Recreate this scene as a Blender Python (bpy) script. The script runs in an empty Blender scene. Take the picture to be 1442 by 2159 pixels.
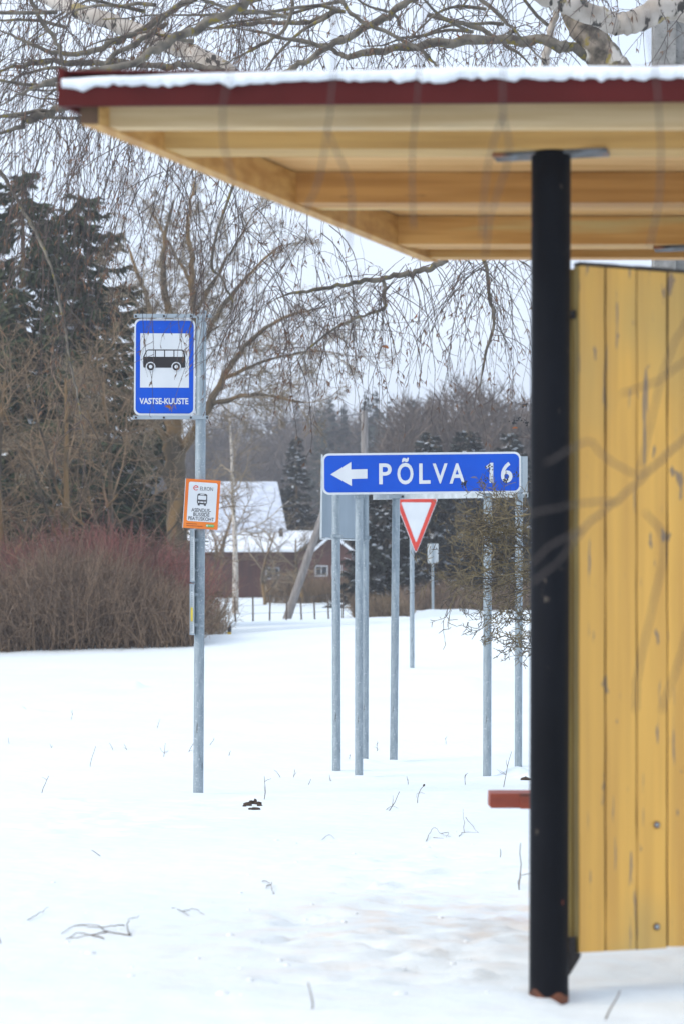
import bpy, math, random
import numpy as np
from mathutils import Vector

sc = bpy.context.scene
col = sc.collection
R = math.radians
rng = np.random.default_rng(7)
random.seed(7)

# ------------------------------------------------------------------ camera, world, sun, exposure
F = 5107.0            # focal length in pixels of the 1442 px wide photograph (85 mm on a 24 mm wide frame)
CX, HY, CH = 721.0, 1394.0, 0.97   # picture centre, horizon row, camera height
cam_d = bpy.data.cameras.new('camera')
cam = bpy.data.objects.new('camera', cam_d)
col.objects.link(cam)
cam.location = (0, 0, CH)
cam.rotation_euler = (R(90), 0, 0)
cam_d.sensor_fit = 'HORIZONTAL'
cam_d.sensor_width = 24.0
cam_d.lens = 85.0
cam_d.shift_y = (HY - 1079.5) / 1442.0
cam_d.clip_start = 0.1
cam_d.clip_end = 5000
cam_d.dof.use_dof = True
cam_d.dof.focus_distance = 18.2
cam_d.dof.aperture_fstop = 4.4
sc.camera = cam

SUN_EL, SUN_ROT = R(38), R(-118)     # sun high to the left, a little behind the camera
w = bpy.data.worlds.new('World')
sc.world = w
w.use_nodes = True
nt = w.node_tree
bg = nt.nodes['Background']
sky = nt.nodes.new('ShaderNodeTexSky')
sky.sky_type = 'NISHITA'
sky.sun_disc = False
sky.sun_elevation = SUN_EL
sky.sun_rotation = SUN_ROT
sky.air_density = 1.0
sky.dust_density = 4.0
sky.ozone_density = 1.0
hs = nt.nodes.new('ShaderNodeHueSaturation')
hs.inputs['Saturation'].default_value = 0.30
nt.links.new(sky.outputs[0], hs.inputs['Color'])
tcw = nt.nodes.new('ShaderNodeTexCoord')
mpw = nt.nodes.new('ShaderNodeMapping')
mpw.inputs['Scale'].default_value = (2.2, 2.2, 6.0)
nzw = nt.nodes.new('ShaderNodeTexNoise')
nzw.inputs['Scale'].default_value = 1.6
nzw.inputs['Detail'].default_value = 5
nzw.inputs['Roughness'].default_value = 0.55
nt.links.new(tcw.outputs['Generated'], mpw.inputs[0])
nt.links.new(mpw.outputs[0], nzw.inputs['Vector'])
crw = nt.nodes.new('ShaderNodeValToRGB')
crw.color_ramp.elements[0].position = 0.35
crw.color_ramp.elements[0].color = (4.9, 5.85, 7.4, 1)
crw.color_ramp.elements[1].position = 0.66
crw.color_ramp.elements[1].color = (6.3, 7.1, 8.3, 1)
nt.links.new(nzw.outputs[0], crw.inputs[0])
mxw = nt.nodes.new('ShaderNodeMixRGB')
mxw.inputs[0].default_value = 0.8          # a nearly closed cloud cover over the sky
nt.links.new(hs.outputs[0], mxw.inputs[1])
nt.links.new(crw.outputs[0], mxw.inputs[2])
nt.links.new(mxw.outputs[0], bg.inputs['Color'])
bg.inputs['Strength'].default_value = 0.13

sun_d = bpy.data.lights.new('sun', 'SUN')
sun_d.energy = 1.3
sun_d.angle = R(24)
sun_d.color = (1.0, 0.92, 0.80)
sun = bpy.data.objects.new('sun', sun_d)
col.objects.link(sun)
sdir = Vector((math.sin(SUN_ROT) * math.cos(SUN_EL), math.cos(SUN_ROT) * math.cos(SUN_EL), math.sin(SUN_EL)))
sun.rotation_euler = sdir.to_track_quat('Z', 'Y').to_euler()

vs = sc.view_settings
vs.view_transform = 'Standard'
vs.look = 'None'
vs.exposure = 0.66
vs.gamma = 1.0
vs.use_curve_mapping = False
sc.cycles.max_bounces = 6
sc.cycles.diffuse_bounces = 3
sc.cycles.transparent_max_bounces = 8

# ------------------------------------------------------------------ helpers
def P(px, py, d):
    """measured picture position at a known distance -> metres"""
    return np.array([(px - CX) / F * d, d, CH - (py - HY) / F * d])

def tag(o, label=None, cat=None, group=None, kind=None):
    if label: o['label'] = label
    if cat: o['category'] = cat
    if group: o['group'] = group
    if kind: o['kind'] = kind
    return o

def empty(name, loc, label=None, cat=None, group=None):
    o = bpy.data.objects.new(name, None)
    o.empty_display_size = 0.2
    col.objects.link(o)
    o.location = [float(v) for v in loc]
    return tag(o, label, cat, group)

def origin_of(o):
    v = np.zeros(3)
    while o is not None:
        v += np.array(o.location)
        o = o.parent
    return v

def link_mesh(name, me, mats, parent=None, origin=None):
    for m in (mats if isinstance(mats, (list, tuple)) else [mats]):
        me.materials.append(m)
    o = bpy.data.objects.new(name, me)
    col.objects.link(o)
    if parent is not None:
        o.parent = parent
        if origin is not None:
            o.location = [float(a) for a in (np.array(origin) - origin_of(parent))]
    elif origin is not None:
        o.location = [float(v) for v in origin]
    return o

class MB:
    """collects polygons in world metres, then links them as one mesh object"""
    def __init__(s):
        s.v, s.f, s.m, s.s = [], [], [], []
    def add(s, verts, faces, mi=0, smooth=False):
        b = len(s.v)
        s.v.extend([tuple(map(float, q)) for q in verts])
        for f in faces:
            s.f.append(tuple(i + b for i in f)); s.m.append(mi); s.s.append(smooth)
        return s
    def hexa(s, c8, mi=0):
        # 4 bottom corners (ccw from above), 4 top corners
        return s.add(c8, [(3, 2, 1, 0), (4, 5, 6, 7), (0, 1, 5, 4), (1, 2, 6, 5), (2, 3, 7, 6), (3, 0, 4, 7)], mi)
    def box(s, x0, x1, y0, y1, z0, z1, mi=0):
        return s.hexa([(x0, y0, z0), (x1, y0, z0), (x1, y1, z0), (x0, y1, z0), (x0, y0, z1), (x1, y0, z1), (x1, y1, z1), (x0, y1, z1)], mi)
    def obox(s, c, ax, ay, az, mi=0):
        """box from centre and three half-axis vectors"""
        c, ax, ay, az = map(np.array, (c, ax, ay, az))
        q = [c - ax - ay - az, c + ax - ay - az, c + ax + ay - az, c - ax + ay - az]
        return s.hexa(q + [k + 2 * az for k in q], mi)
    def tube(s, pts, rad, n=12, caps=True, mi=0, smooth=True):
        pts = np.array(pts, float)
        k = len(pts)
        rad = np.ones(k) * rad if np.isscalar(rad) else np.array(rad, float)
        t = np.gradient(pts, axis=0)
        t /= np.linalg.norm(t, axis=1)[:, None] + 1e-12
        ref = np.array([0, 1.0, 0.013]) if abs(t[0][1]) < 0.9 else np.array([1.0, 0, 0.01])
        V = []
        for i in range(k):
            a = np.cross(ref, t[i]); a /= np.linalg.norm(a) + 1e-12
            b = np.cross(t[i], a)
            for j in range(n):
                q = 2 * math.pi * j / n
                V.append(pts[i] + rad[i] * (math.cos(q) * a + math.sin(q) * b))
        Fc = []
        for i in range(k - 1):
            for j in range(n):
                j2 = (j + 1) % n
                Fc.append((i * n + j, i * n + j2, (i + 1) * n + j2, (i + 1) * n + j))
        s.add(V, Fc, mi, smooth)
        if caps:
            s.add([V[j] for j in range(n)], [tuple(range(n - 1, -1, -1))], mi)
            s.add([V[(k - 1) * n + j] for j in range(n)], [tuple(range(n))], mi)
        return s
    def build(s, name, mats, parent=None, origin=None):
        o0 = np.array(origin, float) if origin is not None else (origin_of(parent) if parent is not None else np.zeros(3))
        me = bpy.data.meshes.new(name)
        V = np.array(s.v) - o0
        me.from_pydata(V.tolist(), [], s.f)
        me.polygons.foreach_set('material_index', s.m)
        me.polygons.foreach_set('use_smooth', s.s)
        me.update()
        if parent is not None:
            return link_mesh(name, me, mats, parent, origin)
        return link_mesh(name, me, mats, None, origin if origin is not None else (0, 0, 0))

def quads_obj(name, V, Q, mats, parent=None, origin=None, mi=None, smooth=False):
    """big all-quad meshes from arrays"""
    o0 = np.array(origin, float) if origin is not None else (origin_of(parent) if parent is not None else np.zeros(3))
    me = bpy.data.meshes.new(name)
    V = (np.asarray(V, float) - o0).astype(np.float32)
    Q = np.asarray(Q, np.int32)
    me.vertices.add(len(V)); me.vertices.foreach_set('co', V.ravel())
    me.loops.add(Q.size); me.loops.foreach_set('vertex_index', Q.ravel())
    me.polygons.add(len(Q)); me.polygons.foreach_set('loop_start', np.arange(0, Q.size, 4, dtype=np.int32))
    if mi is not None: me.polygons.foreach_set('material_index', np.asarray(mi, np.int32))
    if smooth: me.polygons.foreach_set('use_smooth', np.ones(len(Q), bool))
    me.update(calc_edges=True)
    me.validate()
    return link_mesh(name, me, mats, parent, origin if origin is not None else (None if parent is not None else (0, 0, 0)))

def tubes(polys, n=3):
    """list of (pts, radii) -> verts, quads; vectorised per length"""
    by = {}
    for p, r in polys:
        by.setdefault(len(p), []).append((p, r))
    VV, QQ, base = [], [], 0
    ang = np.arange(n) * 2 * math.pi / n
    for k, lst in by.items():
        if k < 2: continue
        A = np.array([np.asarray(p, float) for p, r in lst])
        Rr = np.array([np.asarray(r, float) * np.ones(k) for p, r in lst])
        t = np.gradient(A, axis=1)
        t /= np.linalg.norm(t, axis=2)[..., None] + 1e-9
        ref = np.array([0.31, 0.9, 0.29])
        a = np.cross(np.broadcast_to(ref, t.shape), t); a /= np.linalg.norm(a, axis=2)[..., None] + 1e-9
        b = np.cross(t, a)
        ring = A[:, :, None, :] + Rr[:, :, None, None] * (np.cos(ang)[None, None, :, None] * a[:, :, None, :] + np.sin(ang)[None, None, :, None] * b[:, :, None, :])
        m = len(lst)
        idx = np.arange(m * k * n).reshape(m, k, n) + base
        i0 = idx[:, :-1, :]; i1 = idx[:, 1:, :]
        q = np.stack([i0, np.roll(i0, -1, 2), np.roll(i1, -1, 2), i1], -1)
        VV.append(ring.reshape(-1, 3)); QQ.append(q.reshape(-1, 4)); base += m * k * n
    return np.concatenate(VV), np.concatenate(QQ)

def ribbons(p0, p1, wv):
    """quads from start, end and half-width vector arrays"""
    V = np.stack([p0 - wv, p0 + wv, p1 + wv * 0.45, p1 - wv * 0.45], 1).reshape(-1, 3)
    return V, np.arange(len(V)).reshape(-1, 4)

def merge(*vq):
    VV, QQ, MI, b = [], [], [], 0
    for i, (v, q) in enumerate(vq):
        VV.append(v); QQ.append(q + b); MI.append(np.full(len(q), i)); b += len(v)
    return np.concatenate(VV), np.concatenate(QQ), np.concatenate(MI)

def unit(v):
    v = np.asarray(v, float)
    return v / (np.linalg.norm(v) + 1e-12)

def rvec():
    return unit(rng.normal(size=3))

def vnoise(x, y, seed=0):
    """smooth value noise, about -1..1"""
    xi = np.floor(x).astype(np.int64); yi = np.floor(y).astype(np.int64)
    fx = x - xi; fy = y - yi
    fx = fx * fx * (3 - 2 * fx); fy = fy * fy * (3 - 2 * fy)
    def h(a, b):
        n = (a * 374761393 + b * 668265263 + seed * 974711) & 0x7fffffff
        n = ((n ^ (n >> 13)) * 1274126177) & 0x7fffffff
        return ((n ^ (n >> 16)) & 0xffff) / 32767.5 - 1
    return (h(xi, yi) * (1 - fx) + h(xi + 1, yi) * fx) * (1 - fy) + (h(xi, yi + 1) * (1 - fx) + h(xi + 1, yi + 1) * fx) * fy

# ------------------------------------------------------------------ materials
def mat(name, c1, c2=None, scale=8.0, stretch=(1, 1, 1), rough=0.7, metal=0.0, bump=0.0, detail=5, spots=None, island=0.0, lo=0.35, hi=0.65, bscale=None, spec=0.5):
    m = bpy.data.materials.new(name)
    m.use_nodes = True
    t = m.node_tree
    b = t.nodes['Principled BSDF']
    b.inputs['Roughness'].default_value = rough
    b.inputs['Metallic'].default_value = metal
    b.inputs['Specular IOR Level'].default_value = spec
    tc = t.nodes.new('ShaderNodeTexCoord')
    mp = t.nodes.new('ShaderNodeMapping')
    mp.inputs['Scale'].default_value = stretch
    t.links.new(tc.outputs['Object'], mp.inputs[0])
    nz = t.nodes.new('ShaderNodeTexNoise')
    nz.inputs['Scale'].default_value = scale
    nz.inputs['Detail'].default_value = detail
    t.links.new(mp.outputs[0], nz.inputs['Vector'])
    out = None
    if c2 is None: c2 = tuple(v * 0.8 for v in c1)
    cr = t.nodes.new('ShaderNodeValToRGB')
    cr.color_ramp.elements[0].position = lo; cr.color_ramp.elements[0].color = (*c2, 1)
    cr.color_ramp.elements[1].position = hi; cr.color_ramp.elements[1].color = (*c1, 1)
    if island > 0:
        ge = t.nodes.new('ShaderNodeNewGeometry')
        mm = t.nodes.new('ShaderNodeMath'); mm.operation = 'MULTIPLY_ADD'
        mm.inputs[1].default_value = island; mm.inputs[2].default_value = -island / 2
        t.links.new(ge.outputs['Random Per Island'], mm.inputs[0])
        ad = t.nodes.new('ShaderNodeMath'); ad.operation = 'ADD'
        t.links.new(mm.outputs[0], ad.inputs[0]); t.links.new(nz.outputs[0], ad.inputs[1])
        t.links.new(ad.outputs[0], cr.inputs[0])
    else:
        t.links.new(nz.outputs[0], cr.inputs[0])
    out = cr.outputs[0]
    for sp in (spots or []):
        # (colour, scale, stretch, threshold, softness)
        c, s_, st, th, so = sp
        mp2 = t.nodes.new('ShaderNodeMapping'); mp2.inputs['Scale'].default_value = st
        mp2.inputs['Location'].default_value = (s_ * 1.7, s_ * 0.3, 4.1)
        t.links.new(tc.outputs['Object'], mp2.inputs[0])
        n2 = t.nodes.new('ShaderNodeTexNoise'); n2.inputs['Scale'].default_value = s_; n2.inputs['Detail'].default_value = 4
        t.links.new(mp2.outputs[0], n2.inputs['Vector'])
        r2 = t.nodes.new('ShaderNodeValToRGB')
        r2.color_ramp.elements[0].position = th; r2.color_ramp.elements[0].color = (0, 0, 0, 1)
        r2.color_ramp.elements[1].position = th + so; r2.color_ramp.elements[1].color = (1, 1, 1, 1)
        t.links.new(n2.outputs[0], r2.inputs[0])
        mx = t.nodes.new('ShaderNodeMixRGB')
        t.links.new(r2.outputs[0], mx.inputs[0]); t.links.new(out, mx.inputs[1])
        mx.inputs[2].default_value = (*c, 1)
        out = mx.outputs[0]
    t.links.new(out, b.inputs['Base Color'])
    if bump > 0:
        bp = t.nodes.new('ShaderNodeBump'); bp.inputs['Strength'].default_value = bump
        bp.inputs['Distance'].default_value = 0.02
        if bscale:
            n3 = t.nodes.new('ShaderNodeTexNoise'); n3.inputs['Scale'].default_value = bscale; n3.inputs['Detail'].default_value = 6
            t.links.new(mp.outputs[0], n3.inputs['Vector']); t.links.new(n3.outputs[0], bp.inputs['Height'])
        else:
            t.links.new(nz.outputs[0], bp.inputs['Height'])
        t.links.new(bp.outputs[0], b.inputs['Normal'])
    return m

M = {}
M['snow'] = mat('snow', (0.755, 0.81, 0.835), (0.715, 0.775, 0.805), scale=0.6, rough=0.65, bump=0.6, bscale=7, spec=0.2)
M['roof_snow'] = mat('roof_snow', (0.80, 0.83, 0.86), (0.75, 0.78, 0.82), scale=6, rough=0.7, bump=0.5, bscale=40, spec=0.2)
M['galv'] = mat('galvanised_steel', (0.33, 0.385, 0.42), (0.23, 0.28, 0.315), scale=30, stretch=(1, 1, 0.25), rough=0.5, metal=0.35, bump=0.05, spots=[((0.16, 0.18, 0.19), 9, (3, 3, 0.7), 0.64, 0.06), ((0.42, 0.46, 0.5), 70, (1, 1, 1), 0.60, 0.05)])
M['galv_panel'] = mat('galvanised_panel', (0.34, 0.40, 0.45), (0.28, 0.335, 0.385), scale=5, stretch=(1, 1, 0.3), rough=0.55, metal=0.25)
M['sign_white'] = mat('sign_white', (0.62, 0.65, 0.68), (0.55, 0.585, 0.62), scale=4, rough=0.45)
M['sign_blue'] = mat('sign_blue', (0.002, 0.078, 0.52), (0.002, 0.066, 0.46), scale=3, rough=0.45, spec=0.3, spots=[((0.05, 0.12, 0.5), 40, (1, 1, 1), 0.70, 0.05)])
M['sign_black'] = mat('sign_black', (0.02, 0.018, 0.02), rough=0.5)
M['sign_red'] = mat('sign_red', (0.62, 0.05, 0.03), (0.52, 0.04, 0.025), scale=5, rough=0.4)
M['orange'] = mat('notice_orange', (0.74, 0.20, 0.02), (0.62, 0.12, 0.012), scale=3, rough=0.45)
M['green'] = mat('notice_green', (0.10, 0.42, 0.08), rough=0.45)
M['notice_grey'] = mat('notice_grey', (0.07, 0.07, 0.075), rough=0.5)
M['dark_orange'] = mat('notice_dark_orange', (0.33, 0.07, 0.01), rough=0.5)
M['plastic'] = mat('clear_case_plastic', (0.62, 0.66, 0.68), (0.45, 0.49, 0.5), scale=25, stretch=(1, 1, 0.4), rough=0.25)
M['yellow_label'] = mat('yellow_label', (0.65, 0.5, 0.06), rough=0.5)
M['column'] = mat('black_painted_steel', (0.006, 0.0068, 0.010), (0.0035, 0.004, 0.006), scale=5, stretch=(1, 1, 0.4), rough=0.5, bump=0.04, spec=0.10,
                  spots=[((0.09, 0.075, 0.06), 24, (1, 1, 0.45), 0.69, 0.03), ((0.22, 0.06, 0.035), 17, (1, 1, 0.6), 0.71, 0.02)])
M['rust'] = mat('rust', (0.20, 0.07, 0.035), (0.06, 0.025, 0.016), scale=14, rough=0.9, bump=0.2)
M['dark_steel'] = mat('weathered_steel', (0.05, 0.04, 0.035), (0.02, 0.017, 0.016), scale=10, rough=0.8)
M['plate'] = mat('flange_plate', (0.20, 0.23, 0.26), (0.05, 0.045, 0.04), scale=16, rough=0.6, metal=0.2, spots=[((0.25, 0.09, 0.03), 14, (1, 1, 1), 0.58, 0.1)])
WOODX = (0.9, 16, 16)
M['fresh_x'] = mat('fresh_timber', (0.66, 0.37, 0.115), (0.50, 0.25, 0.06), scale=2.2, stretch=WOODX, rough=0.65, bump=0.1, spots=[((0.30, 0.13, 0.035), 2.4, (1.6, 5, 5), 0.70, 0.06), ((0.62, 0.47, 0.2), 1.5, (0.6, 9, 9), 0.56, 0.12)])
M['shaded_x'] = mat('darker_timber', (0.54, 0.275, 0.075), (0.39, 0.18, 0.04), scale=2.2, stretch=WOODX, rough=0.65, bump=0.1, spots=[((0.22, 0.09, 0.025), 2.2, (1.6, 5, 5), 0.66, 0.06)])  # darker beam tone: joist shading put into the colour to separate the beams
M['olive_x'] = mat('greenish_timber', (0.60, 0.385, 0.135), (0.45, 0.27, 0.085), scale=2.0, stretch=WOODX, rough=0.65, bump=0.1, spots=[((0.30, 0.14, 0.04), 2.0, (1.2, 8, 8), 0.66, 0.06)])  # olive beam tone with the slight shade on its face painted in
M['fresh_y'] = mat('fresh_timber_side', (0.62, 0.36, 0.115), (0.46, 0.235, 0.06), scale=2.2, stretch=(16, 1.2, 16), rough=0.65, bump=0.1, spots=[((0.30, 0.13, 0.035), 2.4, (5, 1.6, 5), 0.70, 0.06)])
M['pale_x'] = mat('pale_timber', (0.66, 0.49, 0.27), (0.54, 0.37, 0.18), scale=2.0, stretch=WOODX, rough=0.7, bump=0.1, spots=[((0.46, 0.38, 0.28), 1.2, (0.7, 4, 4), 0.52, 0.1), ((0.30, 0.17, 0.08), 2.0, (0.8, 18, 18), 0.68, 0.06)])
M['grey_end'] = mat('weathered_end_grain', (0.16, 0.09, 0.05), (0.09, 0.05, 0.03), scale=12, rough=0.8)
M['ceiling'] = mat('sheathing_boards', (0.80, 0.50, 0.22), (0.66, 0.38, 0.14), scale=2.0, stretch=WOODX, rough=0.65)
M['fascia'] = mat('red_sheet_metal', (0.088, 0.012, 0.011), (0.066, 0.009, 0.008), scale=3, rough=0.55, spec=0.12)
M['yellow'] = mat('yellow_paint', (0.74, 0.415, 0.085), (0.60, 0.325, 0.07), scale=1.6, stretch=(16, 16, 0.6), rough=0.6, bump=0.08,
                  spots=[((0.44, 0.32, 0.115), 1.3, (1, 1, 0.5), 0.50, 0.16), ((0.27, 0.19, 0.12), 9, (4.6, 4.6, 0.40), 0.648, 0.03), ((0.26, 0.18, 0.11), 26, (1, 1, 0.35), 0.66, 0.03)])
M['yellow_edge'] = mat('old_paint_edge', (0.52, 0.37, 0.11), (0.36, 0.25, 0.085), scale=4, stretch=(4, 4, 0.6), rough=0.8)
M['groove'] = mat('dark_groove', (0.09, 0.045, 0.015), (0.05, 0.026, 0.01), scale=8, rough=0.9)
M['cap_board'] = mat('weathered_cap', (0.06, 0.05, 0.04), (0.035, 0.03, 0.027), scale=9, rough=0.9)
M['bench'] = mat('red_brown_paint', (0.30, 0.065, 0.035), (0.22, 0.045, 0.028), scale=4, stretch=(2, 2, 8), rough=0.6, spots=[((0.14, 0.05, 0.035), 12, (1, 1, 1), 0.6, 0.05)])
M['concrete'] = mat('old_concrete', (0.27, 0.26, 0.245), (0.17, 0.165, 0.155), scale=9, rough=0.9, bump=0.25, spots=[((0.10, 0.10, 0.09), 30, (1, 1, 1), 0.62, 0.05)])
M['birch'] = mat('birch_bark', (0.54, 0.485, 0.43), (0.33, 0.285, 0.24), scale=7, rough=0.8, bump=0.3, spots=[((0.05, 0.045, 0.04), 9, (2.2, 1, 1), 0.575, 0.04), ((0.30, 0.24, 0.11), 11, (1, 1, 1), 0.62, 0.06)])
M['birch_dark'] = mat('birch_rough_bark', (0.24, 0.20, 0.16), (0.055, 0.048, 0.04), scale=16, rough=0.9, bump=0.6, spots=[((0.22, 0.17, 0.05), 14, (1, 1, 1), 0.6, 0.06), ((0.52, 0.48, 0.43), 5, (1, 1, 1), 0.58, 0.05)])
M['bough'] = mat('lichen_bough', (0.20, 0.175, 0.14), (0.075, 0.066, 0.057), scale=14, rough=0.9, bump=0.4, spots=[((0.20, 0.16, 0.04), 22, (1, 1, 1), 0.60, 0.05)])
M['twig'] = mat('birch_twig', (0.095, 0.066, 0.056), (0.04, 0.028, 0.025), scale=1.5, rough=0.7, island=0.5)
M['catkin'] = mat('catkin', (0.20, 0.11, 0.065), (0.10, 0.055, 0.035), scale=2, rough=0.8, island=0.5)
M['near_twig'] = mat('near_twig', (0.085, 0.068, 0.06), (0.05, 0.04, 0.036), scale=6, rough=0.8)
M['leaf_brown'] = mat('dead_leaf', (0.34, 0.13, 0.05), (0.2, 0.07, 0.03), scale=20, rough=0.8)
M['lichen_twig'] = mat('lichen_twig', (0.20, 0.158, 0.085), (0.065, 0.052, 0.042), scale=6, rough=0.9, island=0.5)
M['berry'] = mat('black_berry', (0.010, 0.010, 0.012), (0.004, 0.004, 0.005), scale=6, rough=0.35)
M['oak_bark'] = mat('old_tree_bark', (0.125, 0.095, 0.06), (0.055, 0.043, 0.03), scale=3, rough=0.9, spots=[((0.21, 0.13, 0.055), 1.2, (1, 1, 0.6), 0.50, 0.08)])
M['bare_twig'] = mat('bare_twig', (0.32, 0.25, 0.165), (0.15, 0.12, 0.085), scale=0.8, rough=0.9, island=0.6)
M['brown_twig'] = mat('brown_twig', (0.30, 0.205, 0.12), (0.135, 0.095, 0.058), scale=0.8, rough=0.9, island=0.6)
M['hedge_twig'] = mat('hedge_twig', (0.28, 0.19, 0.125), (0.12, 0.082, 0.058), scale=1.0, rough=0.9, island=0.7)
M['red_twig'] = mat('red_dogwood_twig', (0.29, 0.105, 0.085), (0.14, 0.062, 0.054), scale=0.8, rough=0.8, island=0.6)
M['house_snow'] = mat('patchy_roof_snow', (0.60, 0.64, 0.71), (0.44, 0.48, 0.56), scale=1.5, stretch=(2, 2, .5), rough=0.8, spec=0.2)
M['needle'] = mat('spruce_needles', (0.052, 0.072, 0.024), (0.016, 0.024, 0.009), scale=0.9, rough=0.8, island=0.6)
M['needle_dark'] = mat('dark_spruce_needles', (0.016, 0.022, 0.014), (0.006, 0.009, 0.006), scale=0.9, rough=0.8, island=0.6)
M['tree_snow'] = mat('snow_on_branches', (0.78, 0.81, 0.85), (0.7, 0.74, 0.8), scale=2, rough=0.8, spec=0.2)
M['far_twig'] = mat('far_wood_twig', (0.15, 0.112, 0.085), (0.08, 0.06, 0.05), scale=0.05, rough=0.9, island=0.5)
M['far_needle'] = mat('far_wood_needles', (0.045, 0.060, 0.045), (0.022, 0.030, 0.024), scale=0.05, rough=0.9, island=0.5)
M['dry_stem'] = mat('dry_stem', (0.13, 0.085, 0.055), (0.06, 0.042, 0.03), scale=10, rough=0.9, island=0.4)
M['dirt'] = mat('dark_soil', (0.075, 0.048, 0.032), (0.03, 0.02, 0.014), scale=30, rough=0.95, bump=0.4)
M['house_red'] = mat('red_brown_boards', (0.115, 0.047, 0.035), (0.078, 0.034, 0.027), scale=1.2, stretch=(4, 4, 0.5), rough=0.85)
M['house_dark'] = mat('dark_brown_boards', (0.085, 0.045, 0.034), (0.055, 0.03, 0.024), scale=1.2, stretch=(4, 4, 0.5), rough=0.85)
M['window_frame'] = mat('white_window_frame', (0.42, 0.42, 0.43), rough=0.6)
M['pane'] = mat('window_pane', (0.05, 0.06, 0.07), (0.03, 0.035, 0.04), scale=1, rough=0.08)
M['old_wood'] = mat('grey_old_wood', (0.28, 0.255, 0.24), (0.16, 0.145, 0.135), scale=5, stretch=(4, 4, 0.4), rough=0.9)
M['stake'] = mat('fence_stake', (0.12, 0.085, 0.06), (0.06, 0.045, 0.035), scale=8, rough=0.9)
M['wire'] = mat('wire', (0.08, 0.08, 0.085), rough=0.6)
M['black_plastic'] = mat('black_marker', (0.015, 0.015, 0.018), rough=0.6)
M['yellow_plastic'] = mat('yellow_marker', (0.62, 0.40, 0.02), rough=0.5)
M['dry_grass'] = mat('dry_grass', (0.28, 0.20, 0.12), (0.15, 0.105, 0.07), scale=1, rough=0.9, island=0.6)
# ------------------------------------------------------------------ the ground: one snow sheet to the horizon
PD = np.array([-100, 0, 20.8, 21.9, 41.5, 47, 60, 75, 120, 250, 500, 1200])
PZ = np.array([0, 0, 0.0, 0.05, 0.86, 1.13, 1.62, 2.25, 4.15, 8.2, 15, 30])
mounds = []   # x, y, rx, ry, h
def mound(px, py, d, rx, ry, h): mounds.append(((px - CX) / F * d, d, rx, ry, h))
mound(418, 1675, 17.55, 0.13, 0.10, 0.012)
mound(708, 1630, 20.9, 0.12, 0.10, 0.014); mound(756, 1645, 20.1, 0.16, 0.10, 0.022); mound(1027, 1638, 20.2, 0.12, 0.12, 0.012); mound(770, 1605, 21.8, .12, .1, .04); mound(829, 1607, 21.9, .12, .1, .03)
mound(1090, 1640, 20.4, 0.14, 0.12, 0.085); mound(1120, 1650, 20.0, 0.10, 0.1, 0.05)
mound(545, 1700, 16.9, 0.22, 0.12, 0.035)
mound(950, 1450, 33.5, 0.85, 0.5, 0.24); mound(1080, 1450, 34.0, 0.6, 0.4, 0.12)
mound(285, 1447, 35, 0.12, 0.25, 0.09); mound(60, 1490, 29, 0.25, 0.3, 0.06); mound(515, 1520, 27, 0.25, 0.25, 0.04)
mound(895, 1270, 62, .5, 1.2, 0.22); mound(965, 1270, 62.5, .9, 1.5, 0.26); mound(1090, 1275, 62, 1.4, 1.5, 0.20); mound(1010, 1290, 56, 1.6, 1.0, 0.10)
mound(700, 1915, 9.6, 0.4, 0.4, 0.03); mound(60, 1700, 16.5, 0.5, 0.3, 0.04)
steps = []    # footprints: x, y, along, across, angle, depth
for i in range(95):
    py = random.uniform(1800, 2075); px = random.uniform(640, 1160) + (py - 1930) * -0.6
    d = F * CH / (py - HY)
    steps.append(((px - CX) / F * d, d, random.uniform(0.09, 0.15), random.uniform(0.045, 0.065), random.uniform(-0.6, 0.9), random.uniform(0.010, 0.026)))
for i in range(26):
    t = i / 25
    steps.append((-1.9 + t * 0.9 + random.uniform(-0.3, 0.3), 13.8 + random.uniform(-0.4, 3.0), 0.16, 0.09, random.uniform(-1, 1), 0.02))

def cross_slope(x, y):
    s = np.clip((y - 42) / 5, 0, 1) * np.clip((72 - y) / 16, 0, 1)
    return 0.054 * (np.clip(x, -14, 3) + 6.3) * s
def hz(x, y):
    x = np.asarray(x, float); y = np.asarray(y, float)
    z = np.interp(y, PD, PZ)
    amp = np.clip(y / 30, 0.4, 3)
    z = z + cross_slope(x, y)
    z = z + 0.010 * amp * np.clip(y / 22, .4, 1.8) * vnoise(x * 0.5 + 3, y * 0.35, 1) + 0.010 * vnoise(x * 1.7, y * 1.2, 2) + 0.004 * vnoise(x * 5, y * 4, 3)
    near = np.clip((24 - y) / 10, 0, 1)
    z = z + 0.0035 * near * vnoise(x * 14, y * 11, 4) + 0.0035 * near * np.maximum(0, vnoise(x * 7, y * 6, 5) - 0.45) * 3
    # ploughed bank along the far edge of the open ground
    yb = 50.5 + 0.55 * x
    z = z + 0.07 * np.exp(-((y - yb) / 1.6) ** 2) * (1 + 0.4 * vnoise(x * 0.7, y * 0.3, 6)) * (x > -30) * (x < 20)
    for (mx, my, rx, ry, h) in mounds:
        z = z + h * np.exp(-((x - mx) / rx) ** 2 - ((y - my) / ry) ** 2)
    for (sx, sy, a, b, an, dp) in steps:
        u = (x - sx) * math.cos(an) + (y - sy) * math.sin(an)
        v = -(x - sx) * math.sin(an) + (y - sy) * math.cos(an)
        q = (u / a) ** 2 + (v / b) ** 2
        z = z - dp * np.exp(-q ** 2) + dp * 0.35 * np.exp(-((q - 2.2) / 0.9) ** 2)
    # groove blown out along the foot of the shelter wall
    z = z - 0.03 * np.exp(-(((y - 6.93 - 0.42 * (x - 0.68)) / 0.10) ** 2)) * (x > 0.62)
    return z

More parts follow.
